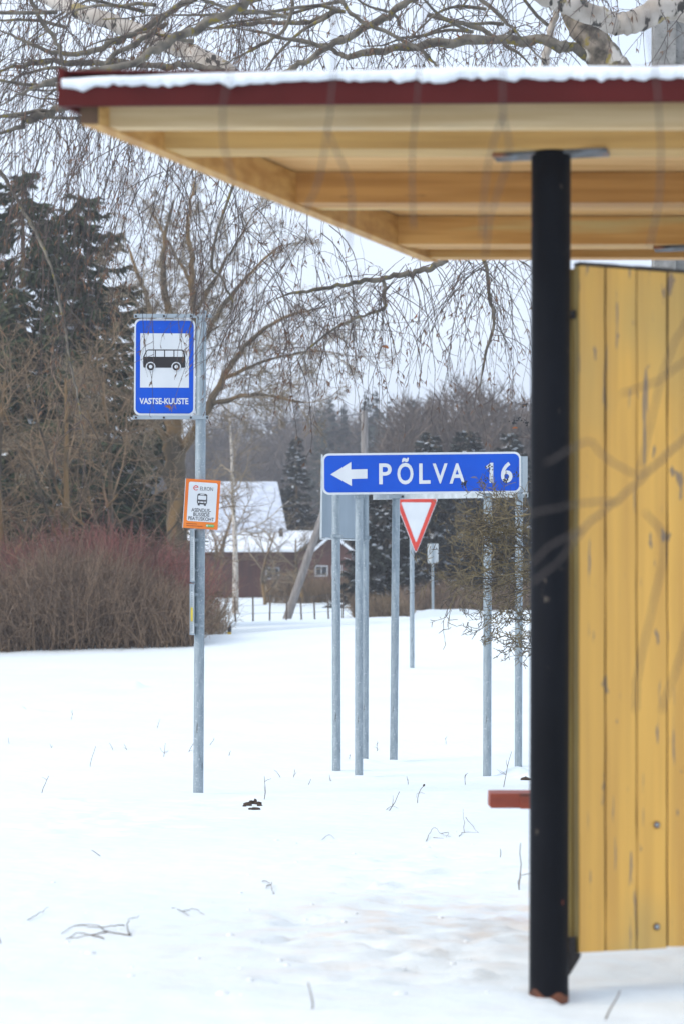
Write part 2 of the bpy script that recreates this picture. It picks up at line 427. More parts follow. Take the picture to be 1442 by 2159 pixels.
def axis(core, far, growth):
    a = list(core); st = a[-1] - a[-2]
    while a[-1] < far:
        st *= growth; a.append(a[-1] + st)
    return a
xp = axis(np.arange(0, 3.6, 0.035), 1400, 1.07)
xs = np.array([-v for v in xp[:0:-1]] + xp)
yp = axis(np.arange(4.0, 24.0, 0.045), 1400, 1.018)
ym = axis(np.arange(0, 4.0, 0.2), 300, 1.3)
ys = np.array([4.0 - v for v in ym[:0:-1]] + yp)
GX, GY = np.meshgrid(xs, ys)
GZ = hz(GX, GY)
V = np.stack([GX, GY, GZ], -1).reshape(-1, 3)
nx, ny = len(xs), len(ys)
I = np.arange(nx * ny).reshape(ny, nx)
Q = np.stack([I[:-1, :-1], I[:-1, 1:], I[1:, 1:], I[1:, :-1]], -1).reshape(-1, 4)
# trampled, slightly soiled patch before the shelter
sm = M['snow']; t = sm.node_tree; b = t.nodes['Principled BSDF']
src = b.inputs['Base Color'].links[0].from_socket
tc = t.nodes.new('ShaderNodeTexCoord')
gr = t.nodes.new('ShaderNodeTexGradient'); gr.gradient_type = 'SPHERICAL'
mp = t.nodes.new('ShaderNodeMapping'); mp.vector_type = 'TEXTURE'
mp.inputs['Location'].default_value = (0.45, 9.2, 0); mp.inputs['Scale'].default_value = (1.5, 3.2, 2.0); mp.inputs['Rotation'].default_value = (0, 0, R(-14))
t.links.new(tc.outputs['Object'], mp.inputs[0]); t.links.new(mp.outputs[0], gr.inputs[0])
n2 = t.nodes.new('ShaderNodeTexNoise'); n2.inputs['Scale'].default_value = 5; n2.inputs['Detail'].default_value = 6
t.links.new(tc.outputs['Object'], n2.inputs['Vector'])
rr = t.nodes.new('ShaderNodeValToRGB'); rr.color_ramp.elements[0].position = 0.45; rr.color_ramp.elements[1].position = 0.68
t.links.new(n2.outputs[0], rr.inputs[0])
mu = t.nodes.new('ShaderNodeMath'); mu.operation = 'MULTIPLY'; t.links.new(rr.outputs[0], mu.inputs[0]); t.links.new(gr.outputs['Fac'], mu.inputs[1])
mx = t.nodes.new('ShaderNodeMixRGB'); t.links.new(mu.outputs[0], mx.inputs[0]); t.links.new(src, mx.inputs[1]); mx.inputs[2].default_value = (0.70, 0.635, 0.57, 1)
t.links.new(mx.outputs[0], b.inputs['Base Color'])
tag(quads_obj('snow_ground', V, Q, M['snow'], smooth=True), kind='structure')

# ------------------------------------------------------------------ the bus shelter
ZB = CH + 1069 / 728.0          # underside of the roof timbers
root = empty('bus_shelter', (0.6, 7.0, 0), 'yellow boarded bus shelter with flat red edged timber roof on black steel columns', 'bus shelter')
def XE(px, d): return (px - CX) / F * d
DV = np.array([0.979, 2.2])     # the side edge of the roof runs back to the right
def edge_x(y, off=0.0): return -0.686 + (y - 6.66) * DV[0] / DV[1] + off
ROX = 3.4                       # how far the roof runs on to the right
roof = empty('roof', (0, 0, 0)); roof.parent = root; roof.location = (0, 0, ZB)
def timber(y0, y1, z0, z1, name, m, x_off=0.045, parent=roof):
    q = MB()
    xa, xb = edge_x(y0, x_off), edge_x(y1, x_off)
    q.hexa([(xa, y0, z0), (ROX, y0, z0), (ROX + 0.4, y1, z0), (xb, y1, z0), (xa, y0, z1), (ROX, y0, z1), (ROX + 0.4, y1, z1), (xb, y1, z1)])
    return q.build(name, m, parent)
JH = 0.100
timber(6.655, 6.70, ZB, ZB + 0.085, 'front_beam', M['pale_x'], 0.05)
timber(6.945, 7.055, ZB + 0.002, ZB + JH, 'cross_beam', M['olive_x'])
timber(7.76, 7.84, ZB + 0.002, ZB + JH, 'cross_beam', M['shaded_x'])
timber(7.843, 7.93, ZB + 0.010, ZB + JH, 'cross_beam', M['fresh_x'])
timber(8.53, 8.60, ZB + 0.002, ZB + JH, 'cross_beam', M['fresh_x'])
timber(8.66, 8.70, ZB + 0.012, ZB + JH, 'cross_beam', M['fresh_x'])
timber(8.80, 8.86, ZB, ZB + JH, 'back_beam', M['fresh_x'])
q = MB()    # side beam along the slanting edge
for (y0, y1) in ((6.60, 8.875),):
    a, bq = edge_x(y0), edge_x(y1)
    q.hexa([(a, y0, ZB - 0.004), (a + 0.05, y0, ZB - 0.004), (bq + 0.05, y1, ZB - 0.004), (bq, y1, ZB - 0.004), (a, y0, ZB + 0.098), (a + 0.05, y0, ZB + 0.098), (bq + 0.05, y1, ZB + 0.098), (bq, y1, ZB + 0.098)])
q.f[2] = q.f[2]; q.m[2] = 1
q.build('side_beam', [M['fresh_y'], M['grey_end']], roof)
q = MB()    # sheathing boards over the joists
y = 6.72; k = 0
while y < 8.95:
    y1 = y + 0.118
    a, bq = edge_x(y, -0.04), edge_x(y1, -0.04)
    z0 = ZB + JH + 0.002 + (k % 2) * 0.0015
    q.hexa([(a, y, z0), (ROX, y, z0), (ROX + .05, y1, z0), (bq, y1, z0), (a, y, z0 + 0.02), (ROX, y, z0 + 0.02), (ROX + .05, y1, z0 + 0.02), (bq, y1, z0 + 0.02)])
    y += 0.12; k += 1
q.build('sheathing', M['ceiling'], roof)
q = MB()    # red sheet metal edging: drip face, ledge and upstand, rising a little to the right
def fz(px, py, d=6.545): return CH - (py - HY) / F * d
xl, xr = XE(125, 6.545), ROX + 0.1
zb_l, zb_r = fz(0, 223), fz(0, 223) + (fz(0, 213) - fz(0, 223)) * (xr - xl) / (XE(1442, 6.545) - xl)
zt_l, zt_r = fz(0, 171), fz(0, 171) + (fz(0, 161) - fz(0, 171)) * (xr - xl) / (XE(1442, 6.545) - xl)
q.hexa([(xl, 6.540, zb_l), (xr, 6.540, zb_r), (xr, 6.556, zb_r), (xl, 6.556, zb_l), (xl, 6.540, zt_l), (xr, 6.540, zt_r), (xr, 6.556, zt_r), (xl, 6.556, zt_l)])
# roof sheet and its far upstand
ZR = ZB + JH + 0.026
a0, b0 = edge_x(6.556, -0.085), edge_x(8.98, -0.085)
q.hexa([(xl, 6.5565, ZR), (xr, 6.5565, ZR), (xr + .5, 8.98, ZR), (b0, 8.98, ZR), (xl, 6.5565, ZR + .006), (xr, 6.5565, ZR + .006), (xr + .5, 8.98, ZR + .006), (b0, 8.98, ZR + .006)])
# side fascia
q.hexa([(xl - 0.003, 6.5405, zb_l), (xl + 0.010, 6.5405, zb_l), (b0 + 0.010, 8.98, zb_l + 0.004), (b0 - 0.003, 8.98, zb_l + 0.004), (xl - 0.003, 6.5405, ZR + .008), (xl + 0.010, 6.5405, ZR + .008), (b0 + 0.010, 8.98, ZR + .008), (b0 - 0.003, 8.98, ZR + .008)])
# folded seam standing just behind the snow
n = 60
for i in range(n):
    xa = xl + 0.02 + (xr - xl) * i / n; xb = xl + 0.02 + (xr - xl) * (i + 1) / n
    def ztop(x): 
        u = (x - xl) / (XE(1442, 6.545) - xl)
        return fz(0, np.interp(u, [0, .06, .2, .36, .6, 1, 3], [166, 160, 155, 150, 142, 137, 132]), 6.66)
    q.hexa([(xa, 6.655, ZR + 0.007), (xb, 6.655, ZR + 0.007), (xb, 6.66, ZR + 0.007), (xa, 6.66, ZR + 0.007), (xa, 6.655, ztop(xa)), (xb, 6.655, ztop(xb)), (xb, 6.66, ztop(xb)), (xa, 6.66, ztop(xa))])
q.build('metal_edging', M['fascia'], roof)
# snow lying on the edge and hanging over the drip face
nxs, prof = 900, 9
xsn = np.linspace(xl + 0.008, xr, nxs)
u = (xsn - xl) / (XE(1442, 6.545) - xl)
ytop = np.interp(u, [0, .06, .2, .36, .6, 1, 3], [174, 168, 162, 157, 149, 144, 139])
ylow = np.interp(u, [0, .03, .12, .36, .6, 1, 3], [177, 180, 176, 169, 165, 160, 155])
rag = 8 * np.maximum(0, vnoise(xsn * 26, xsn * 0, 11)) + 4.0 * vnoise(xsn * 60, xsn * 0, 12) + 2.5 * vnoise(xsn * 8, xsn * 0, 13) + 9 * np.maximum(0, vnoise(xsn * 13, xsn * 0, 15) - 0.62)
zl = fz(0, 1) - 0  # dummy
zt = CH - (ytop - 1.6 * vnoise(xsn * 9, xsn * 0, 14) - HY) / F * 6.6
zlw = CH - (ylow + rag - HY) / F * 6.53
rows = []
rows.append(np.stack([xsn, np.full(nxs, 6.538), zlw], -1))
rows.append(np.stack([xsn, np.full(nxs, 6.530), zlw + 0.003], -1))
rows.append(np.stack([xsn, np.full(nxs, 6.524) + 0.003 * vnoise(xsn * 30, xsn * 0, 16), zlw + (zt - zlw) * 0.45], -1))
rows.append(np.stack([xsn, np.full(nxs, 6.530), zlw + (zt - zlw) * 0.78], -1))
rows.append(np.stack([xsn, np.full(nxs, 6.550), zt - 0.002], -1))
rows.append(np.stack([xsn, np.full(nxs, 6.60), zt], -1))
rows.append(np.stack([xsn, np.full(nxs, 6.652), zt - 0.004], -1))
rows.append(np.stack([xsn, np.full(nxs, 6.654), np.full(nxs, ZR + 0.007)], -1))
V = np.stack(rows, 0); k = len(rows)
I = np.arange(k * nxs).reshape(k, nxs)
Q = np.stack([I[:-1, :-1], I[:-1, 1:], I[1:, 1:], I[1:, :-1]], -1).reshape(-1, 4)
rs = quads_obj('snow_cover', V.reshape(-1, 3), Q, M['roof_snow'], roof, smooth=True)

def column(pxc, d, py_base, top, parent):
    x = XE(pxc, d)
    c = MB()
    zs = [-0.3, 0.06, 0.9, 1.7, top]
    c.tube([(x - 0.0035 * (1 - z / 2.4) * 2, d, z) for z in zs], 0.0572, 40)
    o = c.build('column', M['column'], parent, (x, d, 0))
    f = MB()
    an = R(-13)
    ax = np.array([math.cos(an), math.sin(an), 0]); ay = np.array([-math.sin(an), math.cos(an), 0])
    f.obox((x, d, top - 0.004), ax * 0.165, ay * 0.04, np.array([0, 0, 0.005]))
    f.build('flange', M['plate'], o)
    # rusty band where the paint has come away at the foot
    r = MB()
    V, Fc = [], []
    n = 40
    for j in range(n):
        a = 2 * math.pi * j / n
        h = 0.010 + 0.010 * max(0, math.sin(a * 1.5 + 2.6)) + 0.008 * math.sin(a * 5 + 1)
        for z in (-0.05, max(0.004, h)):
            V.append((x - 0.007 + 0.0581 * math.cos(a), d + 0.0581 * math.sin(a), z))
    Fc = [(2 * j, 2 * ((j + 1) % n), 2 * ((j + 1) % n) + 1, 2 * j + 1) for j in range(n)]
    r.add(V, Fc, 0, True)
    r.build('rust_band', M['rust'], o)
    return x
column(1161.5, 7.0, 2100, ZB, root)
column(1478, 8.57, 1900, ZB + 0.001, root)
column(2750, 6.98, 2100, ZB + 0.001, root)

# boarded wall running back to the right
WA = np.array([XE(1220, 7.03), 7.03]); wan = R(23.5)
wd = np.array([math.cos(wan), math.sin(wan)]); wn = np.array([math.sin(wan), -math.cos(wan)])   # along, towards the viewer
def s_at(px):
    k = (px - CX) / F
    return (k * WA[1] - WA[0]) / (wd[0] - k * wd[1])
ZW0, ZW1 = CH - (2010 - HY) / F * 7.03, CH - (559 - HY) / F * 7.03
bounds = [0, s_at(1277), s_at(1343), s_at(1408)]
while len(bounds) < 20: bounds.append(bounds[-1] + 0.0985 + random.uniform(-0.002, 0.002))
wq = MB()
for i in range(len(bounds) - 1):
    s0, s1 = bounds[i] + 0.0018, bounds[i + 1] - 0.0018
    dep = random.uniform(-0.0015, 0.0015); z0 = ZW0 + random.uniform(-0.003, 0.003); th = 0.034
    ch = 0.003
    cs = [(s0, -dep + ch), (s0 + ch, -dep), (s1 - ch, -dep), (s1, -dep + ch), (s1, th), (s0, th)]
    nseg = 26
    ringv = []
    for kz in range(nseg + 1):
        z = z0 + (ZW1 - z0) * kz / nseg
        for (s_, o_) in cs:
            jag = 0.0015 * float(vnoise(np.array(z * 9 + i * 7.3), np.array(s_ * 3.0), 21)) if 0 < kz < nseg else 0
            if kz == 0: z_ = z + 0.004 * float(vnoise(np.array(s_ * 60), np.array(i * 3.3), 22))
            else: z_ = z
            p2 = WA + wd * (s_ + jag) - wn * o_
            ringv.append((p2[0], p2[1], z_))
    fc = []
    c6 = len(cs)
    for kz in range(nseg):
        for j in range(c6):
            j2 = (j + 1) % c6
            fc.append((kz * c6 + j, kz * c6 + j2, (kz + 1) * c6 + j2, (kz + 1) * c6 + j))
    fc.append(tuple(range(c6 - 1, -1, -1))); fc.append(tuple(nseg * c6 + j for j in range(c6)))
    b0_ = len(wq.f)
    wq.add(ringv, fc, 0)
    for fi in range(b0_, len(wq.f)):
        jj = (fi - b0_) % c6
        if fi - b0_ < nseg * c6 and jj in (5, 3): wq.m[fi] = 1 if (jj == 5 and i == 0) else 2
wall = wq.build('wall', [M['yellow'], M['yellow_edge'], M['groove']], root)
def wpt(s_, o_, z): 
    p2 = WA + wd * s_ + wn * o_
    return np.array([p2[0], p2[1], z])
q = MB()   # dark backing board behind the gaps
L = bounds[-1]
q.obox(wpt(L / 2, -0.0405, (ZW0 + ZW1) / 2), np.append(wd, 0) * (L / 2 - 0.012), np.append(wn, 0) * 0.005, np.array([0, 0, (ZW1 - ZW0) / 2 - 0.02]))
q.build('backing', M['groove'], wall)
q = MB()   # post behind the wall's end
q.obox(wpt(0.012, -0.068, (ZW0 + ZW1) / 2), np.append(wd, 0) * 0.016, np.append(wn, 0) * 0.022, np.array([0, 0, (ZW1 - ZW0) / 2 - 0.003]))
q.build('batten', M['yellow_edge'], wall)
q = MB()   # weathered cap
nseg = 30
for i in range(nseg):
    s0, s1 = L * i / nseg, L * (i + 1) / nseg
    hgt = 0.007 + 0.003 * random.random()
    c0 = wpt((s0 + s1) / 2, -0.013, ZW1 + 0.0015 + hgt / 2)
    q.obox(c0, np.append(wd, 0) * (s1 - s0) / 2, np.append(wn, 0) * (0.017 + 0.002 * random.random()), np.array([0, 0, hgt / 2]))
q.build('cap', M['cap_board'], wall)
for (px, py) in ((1384, 1740), (1384, 1955)):   # bolt heads
    s_ = s_at(px); yb = WA[1] + wd[1] * s_
    c = wpt(s_, 0.001, CH - (py - HY) / F * yb)
    q = MB()
    q.tube([c, c + np.append(wn, 0) * 0.002], 0.0105, 16, mi=1)
    q.tube([c + np.append(wn, 0) * 0.002, c + np.append(wn, 0) * 0.0055, c + np.append(wn, 0) * 0.0075], [0.0068, 0.0062, 0.003], 14)
    q.build('bolt', [M['galv'], M['rust']], wall)
q = MB()   # steel clip and gusset that carry the wall on the column
cx0 = XE(1199, 7.03)
def wq_(px, py, y): return (XE(px, y), y, CH - (py - HY) / F * y)
gp = [(1196, 1976), (1213, 1976), (1213, 2008), (1226, 2012), (1222, 2022), (1200, 2058), (1196, 2060)]
Vf = [wq_(a, b_, 7.025) for a, b_ in gp]; Vb = [wq_(a, b_, 7.06) for a, b_ in gp]
n = len(gp)
q.add(Vf + Vb, [tuple(range(n - 1, -1, -1)), tuple(range(n, 2 * n))] + [(i, (i + 1) % n, n + (i + 1) % n, n + i) for i in range(n)])
q.build('gusset', M['dark_steel'], root)
for zz in (1.98,):
    q = MB(); q.obox((XE(1203, 7.05), 7.052, zz), (0.016, 0, 0), (0, 0.004, 0), (0, 0, 0.012))
    q.build('clip', M['dark_steel'], root)

# bench inside the shelter, only its end shows left of the column
yb0 = 9.0
zt_b = CH - (1674 - HY) / F * yb0; zb_b = CH - (1705 - HY) / F * yb0
xb0 = XE(1032, yb0)
bench = empty('bench', (1.2, 9.1, 0), 'red brown wooden bench whose seat end sticks out left of the black column', 'bench')
q = MB()
def plank(q, x0, x1, y0, y1, z0, z1, b=0.006):
    q.hexa([(x0 + b, y0 + b, z0), (x1 - b, y0 + b, z0), (x1 - b, y1 - b, z0), (x0 + b, y1 - b, z0), (x0, y0, z0 + b), (x1, y0, z0 + b), (x1, y1, z0 + b), (x0, y1, z0 + b)])
    q.hexa([(x0, y0, z0 + b), (x1, y0, z0 + b), (x1, y1, z0 + b), (x0, y1, z0 + b), (x0 + b * .3, y0 + b * .3, z1), (x1 - b * .3, y0 + b * .3, z1), (x1 - b * .3, y1 - b * .3, z1), (x0 + b * .3, y1 - b * .3, z1)])
plank(q, xb0, 2.9, 9.0, 9.13, zb_b, zt_b)
plank(q, xb0 + 0.008, 2.9, 9.142, 9.27, zb_b, zt_b - .001)
q.build('seat', M['bench'], bench)
q = MB(); q.box(XE(1097, 8.99), XE(1097, 8.99) + 0.05, 8.985, 9.275, zb_b - 0.0015, zt_b - 0.012)
q.build('cleat', M['bench'], bench)
for xx in (0.74, 2.6):
    q = MB(); q.box(xx, xx + 0.05, 9.03, 9.24, -0.15, zb_b - 0.001); q.build('leg', M['bench'], bench)

# ------------------------------------------------------------------ flat sign work
def rrect(w_, h_, r, n=7, cx=0, cy=0):
    pts = []
    for (sx, sy, a0) in ((1, -1, -90), (1, 1, 0), (-1, 1, 90), (-1, -1, 180)):
        for i in range(n + 1):
            a = R(a0 + 90 * i / n)
            pts.append((cx + sx * (w_ / 2 - r) + r * math.cos(a), cy + sy * (h_ / 2 - r) + r * math.sin(a)))
    return pts
def circ(cx, cy, r, n=28): return [(cx + r * math.cos(2 * math.pi * i / n), cy + r * math.sin(2 * math.pi * i / n)) for i in range(n)]

class Panel:
    """flat sign: u to the right, v up, n towards the viewer"""
    def __init__(s, c, u, v):
        s.c, s.u, s.v = np.array(c, float), unit(u), unit(v)
        s.n = unit(np.cross(s.u, s.v))
    def pt(s, a, b, h): return s.c + s.u * a + s.v * b + s.n * h
    def slab(s, q, pts, h0, h1, mi=0):
        n = len(pts)
        q.add([s.pt(a, b, h0) for a, b in pts] + [s.pt(a, b, h1) for a, b in pts],
              [tuple(range(n - 1, -1, -1)), tuple(range(n, 2 * n))] + [(i, (i + 1) % n, n + (i + 1) % n, n + i) for i in range(n)], mi)
    def sheet(s, q, pts, h, mi=0):
        q.add([s.pt(a, b, h) for a, b in pts], [tuple(range(len(pts)))], mi)
    def ring(s, q, po, pi, h, mi=0):
        n = len(po)
        q.add([s.pt(a, b, h) for a, b in po] + [s.pt(a, b, h) for a, b in pi], [(i, (i + 1) % n, n + (i + 1) % n, n + i) for i in range(n)], mi)
    def text(s, q, body, w_, h_, cx, cy, h, off=0.0, mi=0, spacing=1.0):
        cu = bpy.data.curves.new('lettering_src', 'FONT')
        cu.body = body; cu.size = 1.0; cu.offset = off; cu.space_character = spacing; cu.resolution_u = 4
        o = bpy.data.objects.new('lettering_src', cu); col.objects.link(o)
        dg = bpy.context.evaluated_depsgraph_get(); dg.update()
        me = o.evaluated_get(dg).to_mesh()
        vv = np.array([v.co[:] for v in me.vertices]); ff = [tuple(p.vertices) for p in me.polygons]
        o.evaluated_get(dg).to_mesh_clear()
        bpy.data.objects.remove(o); bpy.data.curves.remove(cu)
        mn, mxv = vv.min(0), vv.max(0)
        a = (vv[:, 0] - (mn[0] + mxv[0]) / 2) / (mxv[0] - mn[0]) * w_ + cx
        b = (vv[:, 1] - (mn[1] + mxv[1]) / 2) / (mxv[1] - mn[1]) * h_ + cy
        q.add([s.pt(i, j, h) for i, j in zip(a, b)], ff, mi)

def post(px0, py0, px1, py1, d, r, name, parent, m=None, extra=0.0, n=24):
    a = P(px0, py0, d); b = P(px1, py1, d)
    dn = (a - b) / np.linalg.norm(a - b)
    q = MB(); q.tube([a + dn * 0.35, a, a * 0.5 + b * 0.5, b + (-dn) * extra], r, n)
    return q.build(name, m or M['galv'], parent, a)

# bus stop post
D = 17.6; S = F / D
base = P(418, 1675, D)
bs = empty('bus_stop_sign', base, 'tall grey steel post carrying the blue bus stop sign above an orange notice', 'bus stop')
pole = post(418.5, 1675, 425, 659, D, 10.8 / S, 'pole', bs)
up = unit(P(425, 659, D) - P(418.5, 1675, D))
tilt = np.array([up[2], 0, -up[0]])
q = MB(); tp = P(425, 659, D); q.tube([tp + up * 0.001, tp + up * 0.012, tp + up * 0.016], [11.4 / S, 11.4 / S, 9 / S], 24); q.build('pole_cap', M['galv'], bs)
yD = D - 0.035
S2 = F / yD
pc = P(347.5, 773.5, yD)
pn = Panel(pc, unit(np.array([1, 0.03, 0])), unit(np.array([0.006, 0, 1])))
sp = empty('sign_panel', pc); sp.parent = bs; sp.location = [float(v) for v in pc - base]
q = MB(); W_, H_ = 128.5 / S2, 204 / S2
pn.slab(q, rrect(W_, H_, 13 / S2), -0.012, 0.0, 0)
q.build('backing', M['sign_white'], sp)
q = MB(); pn.sheet(q, rrect(W_ - 7 / S2, H_ - 8 / S2, 11 / S2), 0.0015); q.build('blue_field', M['sign_blue'], sp)
q = MB(); pn.sheet(q, [(-51.5 / S2, -43.5 / S2), (51.5 / S2, -43.5 / S2), (51.5 / S2, 71 / S2), (-51.5 / S2, 71 / S2)], 0.003); q.build('white_field', M['sign_white'], sp)
q = MB()   # bus symbol: white field centre is about (347, 760); positions relative to the panel centre
def bp(px, py): return ((px - 347.5) / S2, (773.5 - py) / S2)
body = [(302.5, 773), (302.2, 752), (308.5, 739), (313, 736.5), (385, 736.5), (389, 740), (391.2, 752), (391.2, 773), (389, 775), (304.5, 775)]
pn.sheet(q, [bp(*p) for p in body][::-1], 0.0045, 0)
for wn_ in ([(305, 752), (310.5, 740), (312.5, 739), (326.8, 739), (326.8, 752)], [(329, 739), (346.3, 739), (346.3, 752), (329, 752)], [(348.5, 739), (366, 739), (366, 752), (348.5, 752)], [(368.2, 739), (383.5, 739), (386, 741.5), (387.6, 752), (368.2, 752)]):
    pts = [bp(*p) for p in wn_]
    ar = sum(pts[i][0] * pts[(i + 1) % len(pts)][1] - pts[(i + 1) % len(pts)][0] * pts[i][1] for i in range(len(pts)))
    pn.sheet(q, pts if ar > 0 else pts[::-1], 0.006, 1)
for cxw in (318, 372):
    c = bp(cxw, 773)
    pn.sheet(q, circ(c[0], c[1], 10.2 / S2), 0.0065, 1)
    pn.sheet(q, circ(c[0], c[1], 7.9 / S2), 0.008, 0)
    pn.sheet(q, circ(c[0], c[1], 3.7 / S2), 0.0095, 1)
q.build('bus_symbol', [M['sign_black'], M['sign_white']], sp)
q = MB(); pn.text(q, 'VASTSE-KUUSTE', 103 / S2, 13.2 / S2, (346.5 - 347.5) / S2, (773.5 - 845.5) / S2, 0.003, off=0.026); q.build('lettering', M['sign_white'], sp)
# rails above and below the panel, with bolts
for (x0, x1, py0, py1) in ((283, 447, 662, 670), (281, 440, 876.5, 884)):
    q = MB(); a = P(x0, py0, D - 0.03); b = P(x1, py1, D - 0.03)
    q.box(a[0], b[0], D - 0.052, D - 0.040, b[2], a[2])
    for bx in (287, 346, 403, 437):
        c = P(bx, (py0 + py1) / 2, D - 0.055); q.tube([c, c + np.array([0, -0.006, 0])], 0.008, 10, mi=1)
    q.build('rail', [M['galv_panel'], M['dark_steel']], bs)
for py in (664, 880):
    c = P(421 + (880 - py) * 0.012, py, D)
    q = MB(); q.tube([c - up * 0.013, c + up * 0.013], 13 / S, 24); q.build('clamp', M['galv'], bs)
# the orange notice, hanging a little askew
nt_ = P(426, 1063, D - 0.075); S3 = F / (D - 0.075)
ua = R(-3.6)
np_ = Panel(nt_, (math.cos(ua), 0.04, math.sin(ua)), (-math.sin(ua), 0, math.cos(ua)))
no = empty('notice', nt_); no.parent = bs; no.location = [float(v) for v in nt_ - base]
W_, H_ = 73 / S3, 104 / S3
q = MB(); np_.slab(q, [(-W_ / 2, -H_ / 2), (W_ / 2, -H_ / 2), (W_ / 2, H_ / 2), (-W_ / 2, H_ / 2)], -0.01, 0); q.build('board', M['orange'], no)
q = MB(); np_.slab(q, [(-W_ / 2 - 0.004, -H_ / 2), (-W_ / 2 - .0005, -H_ / 2), (-W_ / 2 - .0005, H_ / 2), (-W_ / 2 - 0.004, H_ / 2)], -0.012, 0.001); q.build('edge_strip', M['sign_white'], no)
q = MB(); np_.sheet(q, rrect(60.5 / S3, 83 / S3, 4 / S3, 5, 0.5 / S3, 4.5 / S3), 0.0015); q.build('white_field', M['sign_white'], no)
q = MB()
def nl(a, b): return (a / S3, b / S3)
np_.text(q, 'ASENDUS-', 41 / S3, 8 / S3, -0.5 / S3, -13 / S3, 0.003, off=0.006)
np_.text(q, 'BUSSIDE', 34 / S3, 7.6 / S3, 0.5 / S3, -22 / S3, 0.003, off=0.006)
np_.text(q, 'PEATUSKOHT', 54 / S3, 7.6 / S3, 0.5 / S3, -31 / S3, 0.003, off=0.006)
q.build('lettering', M['sign_black'], no)
q = MB()
np_.text(q, 'ELRON', 27 / S3, 8 / S3, 8 / S3, 33 / S3, 0.003, off=-0.004)
# bus front
np_.sheet(q, rrect(21 / S3, 22.5 / S3, 4 / S3, 5, 0, 10.8 / S3), 0.003, 0)
np_.sheet(q, rrect(4.5 / S3, 4 / S3, 1 / S3, 4, -6.5 / S3, -1.2 / S3), 0.003, 0)
np_.sheet(q, rrect(4.5 / S3, 4 / S3, 1 / S3, 4, 6.5 / S3, -1.2 / S3), 0.003, 0)
np_.sheet(q, rrect(17 / S3, 8.5 / S3, 1.5 / S3, 4, 0, 13.6 / S3), 0.0045, 1)
np_.sheet(q, rrect(9 / S3, 1.5 / S3, 0.7 / S3, 4, 0, 20 / S3), 0.0045, 1)
np_.sheet(q, circ(-6.6 / S3, 4.2 / S3, 1.8 / S3, 14), 0.0045, 1); np_.sheet(q, circ(6.6 / S3, 4.2 / S3, 1.8 / S3, 14), 0.0045, 1)
np_.sheet(q, rrect(7 / S3, 2.6 / S3, 0.8 / S3, 4, 0, 4.2 / S3), 0.0045, 1)
q.build('bus_symbol', [M['notice_grey'], M['sign_white']], no)
q = MB()   # the round e of the emblem
arc = [(R(a)) for a in np.linspace(-40, -330, 22)]
c = (-14.5 / S3, 33.5 / S3)
po = [(c[0] + 5.6 / S3 * math.cos(a), c[1] + 5.4 / S3 * math.sin(a)) for a in arc]
pi_ = [(c[0] + 3.9 / S3 * math.cos(a), c[1] + 3.8 / S3 * math.sin(a)) for a in arc]
for i in range(len(po) - 1): np_.sheet(q, [po[i], po[i + 1], pi_[i + 1], pi_[i]][::-1], 0.003)
np_.sheet(q, [nl(-23, 32), nl(-9.5, 34.5), nl(-9.5, 36.2), nl(-19, 33.4)], 0.0036)
q.build('emblem', M['sign_red'], no)
q = MB(); np_.sheet(q, rrect(18 / S3, 5.5 / S3, 2.4 / S3, 5, 20 / S3, -44.5 / S3), 0.0015, 0); np_.sheet(q, circ(14 / S3, -44.5 / S3, 1.9 / S3, 14), 0.003, 1)
for i in range(6): np_.sheet(q, rrect(1.4 / S3, 1.2 / S3, 0.3 / S3, 2, (17.5 + i * 1.9) / S3, (-44.5 + (i % 2) * .3) / S3), 0.003, 1)
q.build('green_badge', [M['green'], M['sign_white']], no)
q = MB(); np_.sheet(q, rrect(23 / S3, 1.2 / S3, 0.3 / S3, 2, -19 / S3, -42.5 / S3), 0.0015); np_.sheet(q, rrect(34 / S3, 1.2 / S3, 0.3 / S3, 2, -12.5 / S3, -46.8 / S3), 0.0015); q.build('small_print', M['dark_orange'], no)
# timetable cases seen edge-on, with their clamps on the pole
for (y0, y1, lab) in ((1116, 1229, 0), (1231, 1340, 1)):
    q = MB()
    xa, xb = P(403.5 + (y0 < 1200) * 0.8, y0, D)[0], P(411.5 + (y0 < 1200) * 0.8, y0, D)[0]
    z1, z0 = P(0, y0, D)[2], P(0, y1, D)[2]
    q.box(xa, xb, D - 0.13, D + 0.16, z0 + 0.012, z1 - 0.012, 0)
    q.box(xa - 0.004, xb + 0.004, D - 0.135, D + 0.165, z1 - 0.0118, z1 - 0.004, 1)
    q.box(xa - 0.004, xb + 0.004, D - 0.135, D + 0.165, z0 + 0.004, z0 + 0.0118, 1)
    q.box(xa - 0.003, xa - 0.0005, D - 0.137, D + 0.165, z0 + 0.012, z1 - 0.012, 1)
    q.box(xa + 0.006, xb - 0.006, D - 0.136, D - 0.1305, z1 - 0.06, z1 - 0.016, 2)
    for i in range(22):
        zz = z0 + 0.03 + (z1 - z0 - 0.11) * i / 21
        q.box(xa + 0.009, xb - 0.009, D - 0.133, D - 0.1305, zz, zz + 0.005, 2)
    if lab: q.box(xa + 0.005, xb - 0.007, D - 0.1365, D - 0.1335, z0 + 0.10, z0 + 0.20, 3)
    q.build('timetable_case', [M['plastic'], M['galv_panel'], M['galv'], M['yellow_label']], bs)
